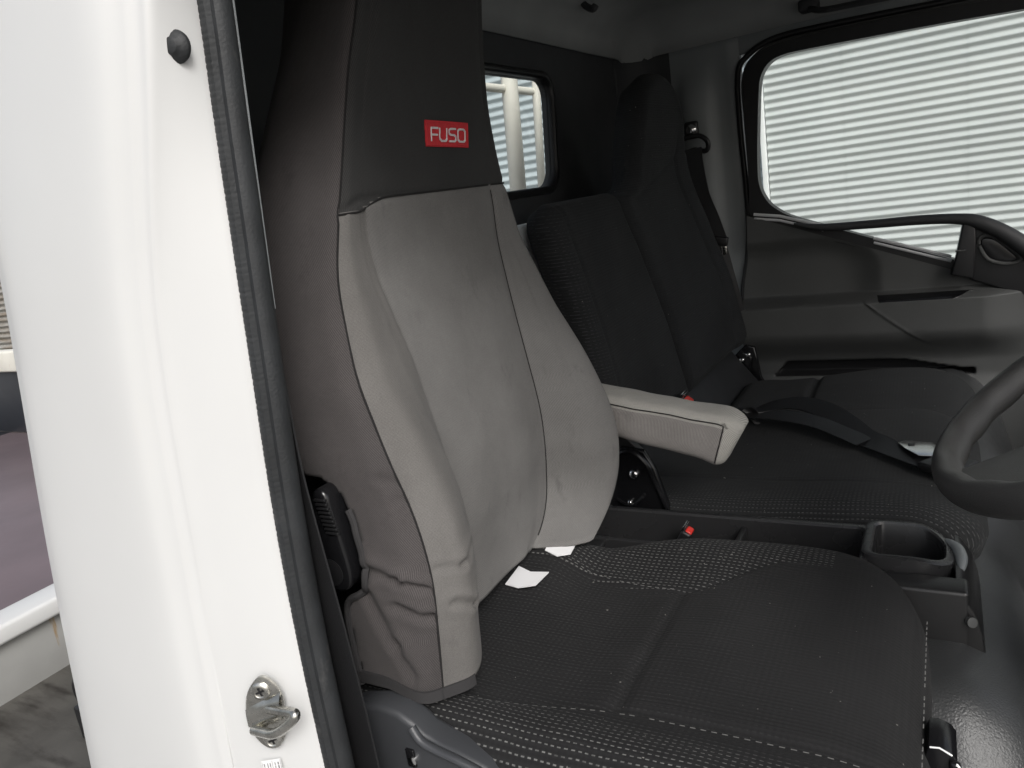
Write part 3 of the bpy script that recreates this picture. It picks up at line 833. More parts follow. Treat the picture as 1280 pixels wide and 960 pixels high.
# ================================================================== SEAT BELTS
def ribbon(P, Wd, width, t=.0012):
    """flat webbing: centre points P, width directions Wd"""
    V_ = []; F_ = []
    for i, (p, w) in enumerate(zip(P, Wd)):
        p = Vector(p); tg = (Vector(P[min(i + 1, len(P) - 1)]) - Vector(P[max(i - 1, 0)])).normalized()
        w = Vector(w); w = (w - tg * w.dot(tg)).normalized(); n = tg.cross(w)
        for k in range(7):
            a = (k / 6 - .5) * width
            V_.append(p + w * a + n * t)
        for k in range(7):
            a = (k / 6 - .5) * width
            V_.append(p + w * a - n * t)
    R_ = 14
    for i in range(len(P) - 1):
        for k in range(6):
            F_.append((i*R_+k, i*R_+k+1, (i+1)*R_+k+1, (i+1)*R_+k)); F_.append((i*R_+7+k+1, i*R_+7+k, (i+1)*R_+7+k, (i+1)*R_+7+k+1))
        F_.append((i*R_, (i+1)*R_, (i+1)*R_+7, i*R_+7)); F_.append((i*R_+6, i*R_+13, (i+1)*R_+13, (i+1)*R_+6))
    return MB().add(V_, F_)
# driver's belt hanging beside the door pillar
db = thing('seat_belt', 'black belt webbing hanging between the white door pillar and the driver seat', 'seat belt', (-.5, .455, -.55), 'seat belts')
P = catmull([(-.535, .472, -.02), (-.526, .464, -.12), (-.516, .452, -.21), (-.498, .443, -.35), (-.491, .440, -.46), (-.489, .438, -.60)], 8)
ribbon(P, [(.97, -.22 + .05 * math.sin(i * .15), 0)] * len(P), .048, .0009).build('webbing', M['webbing'], db)
# passenger belt on the far pillar
pb = thing('seat_belt', 'black belt hanging from a guide loop on the pillar behind the outer seat', 'seat belt', (-.57, 2.1, .06), 'seat belts')
g = MB(); g.tube(catmull([(-.612, 2.085, .045), (-.618, 2.08, .068), (-.600, 2.078, .083), (-.575, 2.076, .088), (-.553, 2.078, .083), (-.538, 2.08, .066), (-.545, 2.085, .045), (-.578, 2.086, .052)], 6, True), .0065, 8)
g.box((-.598, 2.082, .080), (-.562, 2.10, .125), .006)
gl = g.build('guide_loop', M['black'], pb)
MB().lathe((-.578, 2.083, .104), (0, -1, 0), [(0, .013), (.005, .013), (.009, .009), (.010, 0)], 20).build('bolt', M['chrome'], gl)
P = catmull([(-.577, 2.076, .055), (-.573, 2.068, .0), (-.560, 2.055, -.07), (-.538, 2.045, -.13), (-.520, 2.04, -.19)], 8)
ribbon(P, [(1, 0, .1)] * len(P), .046).build('webbing', M['webbing'], pb)
P = catmull([(-.518, 2.04, -.19), (-.506, 2.045, -.26), (-.494, 2.05, -.33), (-.48, 2.06, -.42)], 8)
ribbon(P, [(.9, .3, .1)] * len(P), [.03][0]).build('webbing', M['webbing'], pb)
tn = MB().box((-.545, 2.026, -.200), (-.494, 2.042, -.176), .004, rot=Matrix.Rotation(math.radians(12), 3, 'Y')).build('tongue', M['black'], pb)
MB().box((-.512, 2.030, -.226), (-.499, 2.035, -.196), .002).build('latch_plate', M['metal'], tn)
# lap belt lying over the middle seat
lb = thing('seat_belt', 'black lap belt lying folded across the passenger cushions with silver tongue', 'seat belt', (-.2, 1.42, -.50), 'seat belts')
P = catmull([(-.345, 1.485, -.498), (-.340, 1.50, -.492), (-.310, 1.515, -.482), (-.26, 1.515, -.474), (-.205, 1.475, -.474), (-.16, 1.415, -.480), (-.125, 1.36, -.487), (-.095, 1.325, -.487), (-.045, 1.275, -.489), (-.0, 1.235, -.493)], 8)
Wd = []
for i in range(len(P)):
    t = i / (len(P) - 1); Wd.append(Vector((.35, .85, .30 * math.sin(t * 3.1) + .02)))
ribbon(P, Wd, .042).build('webbing', M['webbing'], lb)
P = catmull([(-.43, 1.50, -.491), (-.36, 1.495, -.489), (-.28, 1.47, -.486), (-.20, 1.42, -.484), (-.12, 1.34, -.488)], 8)
ribbon(P, [(.3, .8, .1)] * len(P), .044).build('webbing', M['webbing'], lb)
m = MB(); m.prism([(-.072, 1.318), (-.060, 1.330), (-.022, 1.322), (-.012, 1.300), (-.014, 1.262), (-.040, 1.262), (-.060, 1.292)], 'z', -.482, -.480, .0006)
tg = m.build('tongue', M['chrome'], lb)
MB().box((-.056, 1.303, -.4815), (-.046, 1.313, -.4790), .001).build('slot', M['black'], tg)
MB().box((-.030, 1.215, -.496), (.03, 1.275, -.482), .004, rot=Matrix.Rotation(math.radians(-35), 3, 'Z')).build('tongue_housing', M['black'], lb)
# buckles
def buckle(loc, rot, label, sc=1):
    t = thing('seat_belt_buckle', label, 'belt buckle', loc, 'seat belt buckles')
    R3 = Matrix.Rotation(math.radians(rot), 3, 'Y'); c = Vector(loc)
    Vs = lambda q: Vector(q) * sc
    MB().box(c + Vs((-.013, -.02, -.06)), c + Vs((.013, .02, .0)), .004, rot=R3, c=c).build('housing', M['black'], t)
    MB().box(c + Vs((-.006, -.014, -.006)), c + Vs((.011, .014, .004)), .003, rot=R3, c=c).build('release_button', M['red'], t)
    MB().box(c + Vs((-.0145, -.017, -.004)), c + Vs((-.0125, .017, .012)), .0008, rot=R3, c=c).box(c + Vs((-.0100, -.017, -.004)), c + Vs((-.0088, .017, .012)), .0008, rot=R3, c=c).build('guide_plate', M['chrome'], t)
    return t
buckle((-.452, 1.425, -.440), 35, 'red buttoned belt buckle standing between the two black passenger backrests')
buckle((-.335, 1.004, -.512), 30, 'red buttoned belt buckle tucked in the gap beside the driver cushion', .62)

# ================================================================== CENTRE CONSOLE
M['console_rim'] = simple('console_rim_plastic', (.030, .030, .031), .27, grain=.25, gscale=1000, var=.1)
co = thing('centre_console', 'black plastic storage tray and cup holder between driver and middle seats', 'console', (-.25, 1.0, -.75))
def tray_box(poly_o, poly_i, ztop, depth, name, mat, parent, tilt=lambda x: 0):
    V_ = []; F_ = []; n = len(poly_o)
    rings = [[(p.x, p.y, ztop - .20) for p in poly_o], [(p.x, p.y, ztop - .004) for p in poly_o],
             [(p.x * .98 + q.x * .02, p.y * .98 + q.y * .02, ztop - .001) for p, q in zip(poly_o, poly_i)],
             [(p.x * .8 + q.x * .2, p.y * .8 + q.y * .2, ztop) for p, q in zip(poly_o, poly_i)],
             [(p.x * .2 + q.x * .8, p.y * .2 + q.y * .8, ztop) for p, q in zip(poly_o, poly_i)],
             [(q.x, q.y, ztop - .003) for q in poly_i], [(q.x, q.y, ztop - depth) for q in poly_i]]
    for r in rings: V_ += [(x, y, z + tilt(x)) for x, y, z in r]
    for i in range(len(rings) - 1):
        for k in range(n): F_.append((i*n+k, i*n+(k+1)%n, (i+1)*n+(k+1)%n, (i+1)*n+k))
    F_.append(tuple((len(rings)-1)*n + k for k in range(n)))
    return obj(name, V_, F_, mat, parent, angle=35)
M['consl'] = simple('console_plastic', (.019, .019, .0195), .34, grain=.35, gscale=1000, var=.1)
tray_box(rrect(-.52, -.088, .935, 1.050, .012, 6), rrect(-.508, -.100, .945, 1.038, .010, 6), -.503, .07, 'tray', M['console_rim'], co)
MB().box((-.265, .95, -.56), (-.257, 1.036, -.515), .002).build('divider', M['consl'], co)
MB().box((-.497, .91, -.512), (-.440, .955, -.506), .002).build('ledge', M['consl'], co)
# cup holder with a forward, downward sloping nose
tl = lambda x: -.018 * sstep(-.04, .02, x)
tray_box(rrect(-.098, .006, .947, 1.056, [.045, .02, .02, .045], 8), rrect(-.086, -.005, .957, 1.047, [.035, .012, .012, .035], 8), -.497, .085, 'cup_holder', M['console_rim'], co, tl)
MB().tube(catmull([(-.004, 1.035, -.512), (.008, 1.020, -.513), (.013, .998, -.516), (.012, .978, -.522)], 6), [.004 + .004 * math.sin(i / 18 * 3.14) for i in range(19)], 10).build('cup_lip', M['quarter'], co)
MB().box((-.11, .908, -.64), (.020, .9455, -.513), .005).prism([(.007, -.516), (.010, -.517), (.014, -.520), (.026, -.540), (.033, -.565), (.036, -.59), (.030, -.64), (.007, -.64)], 'y', .909, 1.066, .003).build('nose', M['consl'], co, angle=60)
MB().box((-.50, .94, -.74), (-.02, 1.045, -.56), .006).build('base', M['black'], co)
MB().lathe((.022, .905, -.548), (.5, -.8, .3), [(-.004, .006), (.0015, .006), (.002, .004), (.002, 0)], 18).build('fastener', M['trim'], co)
# ================================================================== STEERING WHEEL
th = math.radians(33); WC = Vector((.163, .765, -.197)); dX = Vector((math.cos(th), 0, math.sin(th))); dN = Vector((-math.sin(th), 0, math.cos(th)))
sw = thing('steering_wheel', 'black padded steering wheel partly in view at the right edge', 'steering wheel', WC + dN * -.08)
Rr, n1, n2 = .1945, 120, 20
V_ = []; F_ = []
for i in range(n1):
    a = 2 * math.pi * i / n1; rd = dX * math.cos(a) + Vector((0, 1, 0)) * math.sin(a)
    for k in range(n2):
        b = 2 * math.pi * k / n2; rr = .0140 + .0008 * math.sin(a * 22) * (1 if math.cos(b) < -.3 else 0)
        V_.append(WC + rd * (Rr + rr * .92 * math.cos(b)) + dN * rr * 1.12 * math.sin(b))
for i in range(n1):
    for k in range(n2): F_.append((i*n2+k, i*n2+(k+1)%n2, ((i+1)%n1)*n2+(k+1)%n2, ((i+1)%n1)*n2+k))
obj('rim', V_, F_, M['wheel'], sw)
def spoke(a0, w0, w1, r0=.05, r1=.19):
    V2 = []; F2 = []; n = 14
    for i in range(n + 1):
        t = i / n; r = r0 + (r1 - r0) * t; rd = dX * math.cos(a0) + Vector((0, 1, 0)) * math.sin(a0); sd = dX * -math.sin(a0) + Vector((0, 1, 0)) * math.cos(a0)
        w_ = w0 + (w1 - w0) * (t ** 2.2)
        for k in range(16):
            b = 2 * math.pi * k / 16
            V2.append(WC + rd * r + sd * w_ * math.copysign(abs(math.cos(b)) ** .6, math.cos(b)) + dN * (.010 * math.copysign(abs(math.sin(b)) ** .7, math.sin(b)) - .024 * (1 - t) ** 1.0 - .003))
    for i in range(n):
        for k in range(16): F2.append((i*16+k, i*16+(k+1)%16, (i+1)*16+(k+1)%16, (i+1)*16+k))
    return V2, F2
for a0, w0, w1 in ((math.radians(206), .045, .080), (math.radians(40), .03, .05), (math.radians(-40), .03, .05)):
    v, f = spoke(a0, w0, w1); obj('spoke', v, f, M['wheel'], sw)
hub = MB().lathe(WC - dN * .045, dN, [(0, .05), (.01, .068), (.045, .072), (.055, .06), (.058, 0)], 40).build('hub', M['trim_dark'], sw)
MB().lathe(WC - dN * .34, dN, [(0, .06), (.2, .055), (.28, .05), (.30, .03)], 30).build('steering_column', M['black'], sw)

# ================================================================== TRUCK CAB SHELL
cab = thing('truck_cab', 'white truck cab seen through its open door, dark grey lined inside', 'truck cab', (-.5, 1.27, -1.2))
ZL = [-.95, -.72, -.51, -.28, -.05, .16, .30, .45]
def tb(*v): return list(v)
S_X = tb(-.500, -.505, -.502, -.508, -.499, -.493, -.49, -.485); S_Y = tb(.395, .40, .405, .418, .432, .449, .462, .48)
K1X = tb(-.59, -.585, -.576, -.566, -.548, -.486-.012, -.47, -.45); K1Y = tb(.365, .37, .376, .386, .396, .411, .423, .44)
K2X = tb(-.63, -.622, -.610, -.588, -.561, -.508, -.488, -.465); K2Y = tb(.353, .358, .364, .373, .383, .398, .41, .427)
K3X = tb(-.635, -.627, -.616, -.600, -.573, -.527, -.505, -.48); K3Y = tb(.351, .356, .362, .372, .381, .396, .408, .425)
K4X = tb(-.638, -.630, -.620, -.606, -.582, -.538, -.515, -.49); K4Y = tb(.344, .350, .3565, .3655, .3755, .3905, .4035, .4205)
CX = tb(-.865, -.845, -.815, -.789, -.760, -.745, -.735, -.71); CY = tb(.339, .344, .350, .360, .374, .390, .404, .422)
def sect(z):
    g = lambda A: interp(z, ZL, A)
    S = Vector((g(S_X), g(S_Y), 0)); k1 = Vector((g(K1X), g(K1Y), 0)); k2 = Vector((g(K2X), g(K2Y), 0)); k3 = Vector((g(K3X), g(K3Y), 0)); k4 = Vector((g(K4X), g(K4Y), 0)); c = Vector((g(CX), g(CY), 0))
    P = [S + Vector((-.012, .030, 0)), S + Vector((-.002, .006, 0)), S + Vector((-.001, .0, 0))]
    mid = S.lerp(k1, .5) + Vector((.0015, -.0015, 0))
    P += [S.lerp(k1, .08), mid, S.lerp(k1, .92), k1 + Vector((-.001, -.0012, 0)), k1.lerp(k2, .5) + Vector((.0006, .0004, 0)), k1.lerp(k4, .26), k1.lerp(k4, .38) + Vector((-.0002, -.0004, 0)), k1.lerp(k4, .48) + Vector((-.0004, -.0018, 0)),
          k1.lerp(k4, .58) + Vector((0, -.0004, 0)), k1.lerp(k4, .76) + Vector((.0004, -.0002, 0)), k1.lerp(k4, .90) + Vector((-.0003, -.0015, 0)), k4 + Vector((-.006, -.0022, 0)), k4 + Vector((-.018, -.0040, 0))]
    for t in (.15, .4, .65, .82): P.append(k4.lerp(c, t) + Vector((0, -.0060 * math.sin(t * 3.14) ** .8 - .0015, 0)))
    r = .022
    for a in (0, 15, 30, 45, 60, 75, 90):
        q = math.radians(a); P.append(c + Vector((r - r * .0 - math.sin(q) * r - .002, r - r * math.cos(q), 0)))
    P += [Vector((c.x - .003, c.y + .06, 0)), Vector((min(c.x - .004, -.79), c.y + .12, 0)), Vector((min(c.x - .004, -.79), .80, 0))]
    return P
V = []; F = []; nz = 70; w = None
for i in range(nz + 1):
    z = -.95 + 1.42 * i / nz
    P = sect(z); w = len(P)
    for p in P: V.append(Vector((p.x, p.y, z)))
for i in range(nz):
    for k in range(w - 1): F.append((i*w+k, i*w+k+1, (i+1)*w+k+1, (i+1)*w+k))
body = obj('door_pillar', V, F, M['paint'], cab, angle=180)
so = body.modifiers.new('sheet', 'SOLIDIFY'); so.thickness = .0012
ss = body.modifiers.new('smooth', 'SUBSURF'); ss.levels = 1; ss.render_levels = 1
# weatherstrip: bulb section with moulded ribs
V = []; F = []; n = 22; Z0, Z1, st = -.80, .46, .0011
cnt = int((Z1 - Z0) / st)
for i in range(cnt + 1):
    z = Z0 + (Z1 - Z0) * i / cnt
    S = Vector((interp(z, ZL, S_X), interp(z, ZL, S_Y), 0)); c = S + Vector((.0055, .0105, 0))
    wav = .0010 * noise.noise(Vector((0, z * 9, 0)))
    for k in range(n):
        a = 2 * math.pi * k / n
        rr = .0125
        # angle of the ribbed lip that lies on the white jamb
        d = abs((a - math.radians(250) + math.pi) % (2 * math.pi) - math.pi)
        if d < .75: rr += .0012 + (.0003 * (1 if (z / .0052) % 1 < .75 else -.6)) * sstep(.75, .45, d) * sstep(.0, .25, abs(a - math.radians(215)) )
        e = abs((a - math.radians(292) + math.pi) % (2 * math.pi) - math.pi)
        if e < .16: rr -= .0022
        V.append(Vector((c.x + rr * math.cos(a) + wav, c.y + rr * math.sin(a), z)))
for i in range(cnt):
    for k in range(n): F.append((i*n+k, i*n+(k+1)%n, (i+1)*n+(k+1)%n, (i+1)*n+k))
F += [tuple(range(n)), tuple(cnt * n + k for k in range(n))[::-1]]
obj('weatherstrip', V, F, M['rubber'], cab, angle=50)
fl = []
for i in range(30):
    z = -.06 + .42 * i / 29; fl.append(Vector((interp(z, ZL, S_X) + .0150 - .0035 * (1 - i / 29), interp(z, ZL, S_Y) + .0215, z)))
MB().tube(fl, .0011, 6, flat=.8).build('seal_edge_line', M['quarter'], cab)  # thin grey line along the inner edge of the seal
# inner pillar trim
V = []; F = []
for i in range(31):
    z = -1.0 + 1.45 * i / 30
    sx, sy = interp(z, ZL, S_X), interp(z, ZL, S_Y)
    for q in ((sx + .003, sy + .020), (sx - .010, sy + .030), (sx - .05, sy + .048), (-.62, .495 + .04 * sstep(0, .4, z)), (-.72, .50 + .04 * sstep(0, .4, z)), (-.758, .545), (-.762, .62)):
        V.append(Vector((q[0], q[1], z)))
for i in range(30):
    for k in range(6): F.append((i*7+k, i*7+k+1, (i+1)*7+k+1, (i+1)*7+k))
o = obj('pillar_trim', V, F, M['trim_dark'], cab); o.modifiers.new('sheet', 'SOLIDIFY').thickness = .002
# bump stop
jn = Vector((.22, -.97, .0)).normalized()
bs = Vector((-.4990, .4255, .146))
MB().lathe(bs - jn * .001, jn, [(0, .0118), (.002, .0122), (.0035, .0116), (.006, .0090), (.0072, .0066), (.0085, .0060), (.009, .0052), (.0092, .0)], 48).build('bump_stop', M['rubber'], cab, angle=75)
# striker: oval plate, formed saddle, loop and two screws
sc_ = Vector((-.5400, .3865, -.4180)); jt = (Vector((-.502, .405, 0)) - Vector((-.578, .374, 0))).normalized(); jN = Vector((jt.y, -jt.x, 0)).normalized()
jU = Vector((.06, .02, 1)).normalized()
def sp(a, b, h): return sc_ + jt * a + jU * b + jN * h
pl = catmull([Vector(q + (0,)) for q in [(.000, .040), (.012, .034), (.019, .018), (.0175, -.002), (.016, -.018), (.010, -.031), (0, -.036), (-.010, -.030), (-.018, -.014), (-.019, .004), (-.014, .024)]], 5, True)
V = []; F = []; n = len(pl)
for (h, s) in ((0, 1), (.002, 1), (.003, .94)):
    for p in pl: V.append(sp(p.x * s, p.y * s, h))
V.append(sp(0, 0, .003))
for i in range(2):
    for k in range(n): F.append((i*n+k, i*n+(k+1)%n, (i+1)*n+(k+1)%n, (i+1)*n+k))
for k in range(n): F.append((2*n+k, 2*n+(k+1)%n, 3*n))
stk = obj('door_striker', V, F, M['metal'], cab, angle=35, label='zinc plated door latch striker with bent loop and two screws')
# saddle
V = []; F = []
for i in range(11):
    t = i / 10 * 2 - 1
    for k in range(9):
        s = k / 8 * 2 - 1
        a = .0185 * t; b = .004 + .0145 * s * (1 - .35 * (1 - t) / 2) + .006 * t
        h = .003 + .0075 * (1 - abs(s) ** 3) * (.55 + .45 * t) 
        V.append(sp(a, b, h))
for i in range(10):
    for k in range(8): F.append((i*9+k, i*9+k+1, (i+1)*9+k+1, (i+1)*9+k))
obj('saddle', V, F, M['metal'], stk)
ex = Vector((.93, -.12, .18)).normalized()
A = sp(.008, .009, .006); B = sp(-.010, -.013, .006)
lp = catmull([B - ex * .004, B + ex * .012, B + ex * .024 + Vector((.002, 0, .001)), A * .25 + B * .75 + ex * .034, A * .7 + B * .3 + ex * .040, A + ex * .037, A + ex * .020, A - ex * .003], 7)
MB().tube(lp, .0046, 14).build('loop', M['metal'], stk)
mp = (A + B) / 2 + ex * .0275
MB().tube([A * .85 + B * .15 + ex * .0425, A * .25 + B * .75 + ex * .0375], .0030, 4).build('wear_pad', M['chrome'], stk)
for b in (.026, -.025):
    c = sp(.0 if b > 0 else .003, b, .003)
    o = MB().lathe(c, jN, [(0, .0088), (.0012, .0090), (.0026, .0078), (.003, .0055), (.0022, .0045), (.0022, 0)], 24).build('screw', M['metal'], stk)
    x_ = MB()
    for r_ in (0, 90):
        d = jt * math.cos(math.radians(r_ + 20)) + jU * math.sin(math.radians(r_ + 20)); e = jN.cross(d)
        q = c + jN * .0024
        x_.add([q + d * .0042 + e * .0009, q + d * .0042 - e * .0009, q - d * .0042 - e * .0009, q - d * .0042 + e * .0009], [(0, 1, 2, 3)])
    x_.build('cross_slot', M['black'], o)
# caution sticker on the jamb
st0 = Vector((-.5530, .3795, -.4675))
jt2 = (Vector((-.5025, .4045, 0)) - Vector((-.577, .3745, 0))).normalized()
def jamb_pt(a, z, h=0):
    h += .0025
    S = Vector((interp(z, ZL, S_X), interp(z, ZL, S_Y), 0)); k = Vector((interp(z, ZL, K1X), interp(z, ZL, K1Y), 0))
    d = (k - S).normalized(); nrm = Vector((-d.y, d.x, 0)); nrm = nrm if nrm.y < 0 else -nrm
    p = S + d * a; return Vector((p.x, p.y, z)) + nrm * h
tl_ = lambda u, v, h: jamb_pt(.060 - u * math.cos(.14) - v * math.sin(.14) * -1 * 0, -.4680 + v + u * .12, h)
V = [tl_(0, 0, .0032), tl_(.020, 0, .0032), tl_(.020, -.10, .0032), tl_(0, -.10, .0032)]
stkr = obj('sticker', V, [(0, 1, 2, 3)], M['sticker'], cab, smooth=False)
lm = MB()
for k, (c, L_n) in enumerate(((.0165, .05), (.0135, .07), (.0085, .06), (.0060, .075), (.0025, .07))):
    random.seed(k + 3); v = .003
    while v < L_n:
        ln = random.uniform(.002, .0055); wd = .0008 if k else .0011
        lm.add([tl_(c, -v, .0036), tl_(c + wd, -v, .0036), tl_(c + wd, -v - ln, .0036), tl_(c, -v - ln, .0036)], [(0, 1, 2, 3)]); v += ln + .0007
for c in (.0008, .0110, .0192):
    lm.add([tl_(c, -.001, .0035), tl_(c + .0003, -.001, .0035), tl_(c + .0003, -.09, .0035), tl_(c, -.09, .0035)], [(0, 1, 2, 3)])
lm.build('print_lines', M['ink'], stkr)

# headliner
V = []; F = []; nx, ny = 200, 200
def fz(d): d = max(0, min(1, d / .13)); return math.sqrt(max(0, 1 - (1 - d) ** 2))
for i in range(nx + 1):
    x = -.762 + 1.50 * i / nx
    for j in range(ny + 1):
        y = .44 + 1.715 * j / ny
        dx_, dy_ = x + .762, 2.155 - y
        # rounded plan corner behind the outer seat
        if dx_ < .11 and dy_ < .11: d = .11 - math.hypot(.11 - dx_, .11 - dy_)
        else: d = min(dx_, dy_)
        d = min(d, (y - .44) * 1.0)
        z = .315 + .105 * fz(max(d, 0)) + .004 * fz(max(d, 0)) * noise.noise(Vector((x * 3, y * 3, 0))) - .02 * sstep(.3, .95, x)
        V.append(Vector((x, y, z)))
for i in range(nx):
    for j in range(ny): F.append((i*(ny+1)+j, i*(ny+1)+j+1, (i+1)*(ny+1)+j+1, (i+1)*(ny+1)+j))
hl = obj('headliner', V, F, M['headliner'], cab); hl.modifiers.new('sheet', 'SOLIDIFY').thickness = .012
# coat hook on the roof
hk = MB(); hk.tube(catmull([(-.700, 1.72, .404), (-.690, 1.72, .388), (-.674, 1.722, .377), (-.667, 1.725, .384)], 5), [.008, .009, .009, .008] * 4 if False else .0075, 8)
hk.box((-.712, 1.703, .395), (-.688, 1.737, .412), .004); hk.build('coat_hook', M['trim_dark'], cab)
dl = MB().box((-.69, 1.42, .398), (-.58, 1.53, .425), .008).build('dome_lamp', M['trim'], cab)
MB().box((-.68, 1.43, .3945), (-.60, 1.52, .399), .003).build('lens', M['sticker'], dl)
gh = MB().tube(catmull([(-.285, 2.105, .340), (-.25, 2.075, .318), (-.18, 2.062, .312), (-.11, 2.062, .309), (-.06, 2.075, .313), (-.035, 2.11, .338)], 6), [.009] * 31, 10, flat=.8)
gh.box((-.30, 2.085, .325), (-.255, 2.13, .352), .006).box((-.06, 2.085, .322), (-.02, 2.13, .35), .006)
gh.build('grab_handle', M['trim_dark'], cab)
# rear panel with the small rear window
def lean(P): return [Vector((p.x + (.17 * (p.y - .12) if p.x > 1.3 else -.17 * (p.y - .12)), p.y, 0)) for p in P]
win = lean(rrect(.90, 1.598, .014, .238, .042, 10))
rect = project_to_rect(win, (1.25, .12), .5, 2.052, -1.1, .335)
v, f = ring_frame(win, rect, 'x', -.775, -.760)
rp_ = obj('rear_panel', v, f, M['rearpanel'], cab, smooth=False)
gk = []
for (o1, xx) in ((0, -.764), (0, -.752), (.004, -.746), (.012, -.746), (.0165, -.752), (.0175, -.762)):
    gk.append([Vector((xx, 1.25 + (p.x - 1.25) * (1 + o1 / .35), .126 + (p.y - .126) * (1 + o1 / .112))) for p in win])
gk = gk[::1]; V = [p for r in gk for p in r]; n = len(win); F = [(i*n+k, i*n+(k+1)%n, (i+1)*n+(k+1)%n, (i+1)*n+k) for i in range(5) for k in range(n)]
wn = obj('rear_window', [Vector((-.768, p.x, p.y)) for p in win], [tuple(range(n))], M['glass'], cab, smooth=False)
obj('gasket', V, F, M['gasket'], wn, angle=60)
def seal_x(z): return interp(z, [-.9, -.56, -.42, -.34, -.25, -.16, -.06, .1, .222], [-.47, -.478, -.491, -.487, -.470, -.462, -.462, -.466, -.462])
# rounded rear corner and quarter panel
V = []; F = []
pl_ = [(-.7615, 2.044)] + [(-.66 - .10 * math.cos(math.radians(a)), 2.05 + .10 * math.sin(math.radians(a))) for a in range(0, 91, 10)] + [(-.64, 2.15), (-.625, 2.148), (-.612, 2.138), (-.598, 2.132), (-.575, 2.130), (-.552, 2.132), (-.540, 2.138), (-.530, 2.148), (-.515, 2.151), (-.495, 2.151)]
for i in range(41):
    z = -1.1 + 1.435 * i / 40
    ed = seal_x(z) + .006
    f_ = sstep(.26, .20, z) * sstep(-.35, -.2, z)
    for (x, y) in pl_: V.append(Vector((x, 2.151 + (y - 2.151) * f_ if x > -.645 else y, z)))
    V.append(Vector((ed - .004, 2.151, z))); V.append(Vector((ed, 2.158, z)))
w = len(pl_) + 2
for i in range(40):
    for k in range(w - 1): F.append((i*w+k, i*w+k+1, (i+1)*w+k+1, (i+1)*w+k))
obj('quarter_panel', V, F, [M['quarter'], M['rearpanel']], cab, fmat=[1 if (k % (w - 1)) < 11 else 0 for k in range(40 * (w - 1))]).modifiers.new('sheet', 'SOLIDIFY').thickness = .003
# door header, outer roof skin, floor
MB().box((-.47, 2.150, .268), (1.0, 2.20, .345), .003).build('door_header', M['quarter'], cab)
MB().box((-.80, .47, .44), (.76, 2.24, .47), .01).build('roof', M['paint'], cab)
V = []; F = []; nx, ny = 80, 110
path = [(-.30, -.60), (-.02, -.578), (.03, -.585), (.075, -.615), (.11, -.68), (.14, -.78), (.18, -.90), (.30, -1.02), (.9, -1.05)]
pp = resample(catmull([Vector((a, b, 0)) for a, b in path], 8), nx + 1)
for i in range(nx + 1):
    for j in range(ny + 1):
        y = .46 + 1.68 * j / ny; p = pp[i]
        lo = sstep(.84, .58, y)
        z = p.y - .24 * lo * sstep(-1.05, -.80, p.y) ; x = p.x
        x += .028 * math.exp(-((y - 1.45) / .16) ** 2) * sstep(-.58, -.66, p.y) - .012 * math.exp(-((y - 1.22) / .05) ** 2)
        z += .012 * noise.noise(Vector((x * 6, y * 5, 3))) + .006 * math.exp(-((y - 1.32) / .03) ** 2)
        z -= .008 * math.exp(-((p.y + .66) / .010) ** 2) * (1 - lo)
        V.append(Vector((x, y, z)))
for i in range(nx):
    for j in range(ny): F.append((i*(ny+1)+j, i*(ny+1)+j+1, (i+1)*(ny+1)+j+1, (i+1)*(ny+1)+j))
obj('floor_cover', V, F, M['mat'], cab)
MB().box((-.80, .46, -1.12), (1.0, 2.16, -1.07), .004).build('floor_pan', M['black'], cab)
MB().box((-.80, .395, -1.15), (.9, .50, -1.0), .008).build('door_sill', M['paint'], cab)
MB().prism([(.425, .270), (.455, .262), (.475, .285), (.50, .45), (.45, .46), (.415, .40)], 'x', -.52, .76, .004).build('door_header', M['paint'], cab)  # unseen header over the near door, added to shade the upper seat cover
# dashboard and front bulkhead (outside the picture, shapes the light in the cab)
ds = MB(); ds.prism([(.46, -.40), (.56, -.33), (.80, -.30), (.84, -.34), (.84, -1.05), (.60, -1.05), (.50, -.62)], 'y', .50, 2.10, .02)
ds.build('dashboard', M['trim_dark'], cab)
MB().tube([(.86, .50, -.36), (.86, 2.1, -.36)], .03, 8).build('windscreen_base', M['trim_dark'], cab)

# ================================================================== PASSENGER DOOR
dr = thing('passenger_door', 'closed far door with grey trim panel, armrest ledge and stepped window', 'truck door', (0, 2.12, -1.0))
def trim_top(x): return -.150 - .379 * (x + .438)
X0, X1, NX = -.462, .62, 300
def door_y(x, z):
    y = 2.105
    endf = 1 - .75 * sstep(.07, .18, x)
    prof = sstep(-.360, -.384, z) * (1 - sstep(-.455, -.545, z))
    y -= .050 * prof * endf
    # stitched-on arm pad edge, curving down and forward
    ex_ = -.178 + .10 * max(0, -.378 - z) / .10 * (1 + max(0, -.378 - z) * 2)
    y -= .0024 * math.exp(-((x - ex_) / .0035) ** 2) * sstep(-.372, -.382, z) * sstep(-.50, -.475, z)
    if x > ex_: y -= .0018 * sstep(-.372, -.382, z) * sstep(-.51, -.475, z)
    # shallow scoop above the ledge
    d = (max(0, x + .275) / .115) ** 2 + (max(0, z + .305) / .080) ** 2
    y += .022 * sstep(1.5, .15, d) * sstep(-.388, -.362, z)
    y -= .020 * sstep(-.575, -.63, z)
    # map pocket slot
    hi2 = -.541 - (.028 * sstep(-.13, .06, x))
    xl = -.413 + (z + .58) * .9
    y += .045 * sstep(xl - .003, xl + .003, x) * sstep(.062, .056, x) * sstep(-.5825, -.5785, z) * sstep(hi2 + .002, hi2 - .002, z)
    return y
def door_edge(x, z): return (x - X0) / (X1 - X0) * (X1 - seal_x(z) - .003) + seal_x(z) + .003
V = []; F = []; fm = []; NZ = 220; Zb = -.95
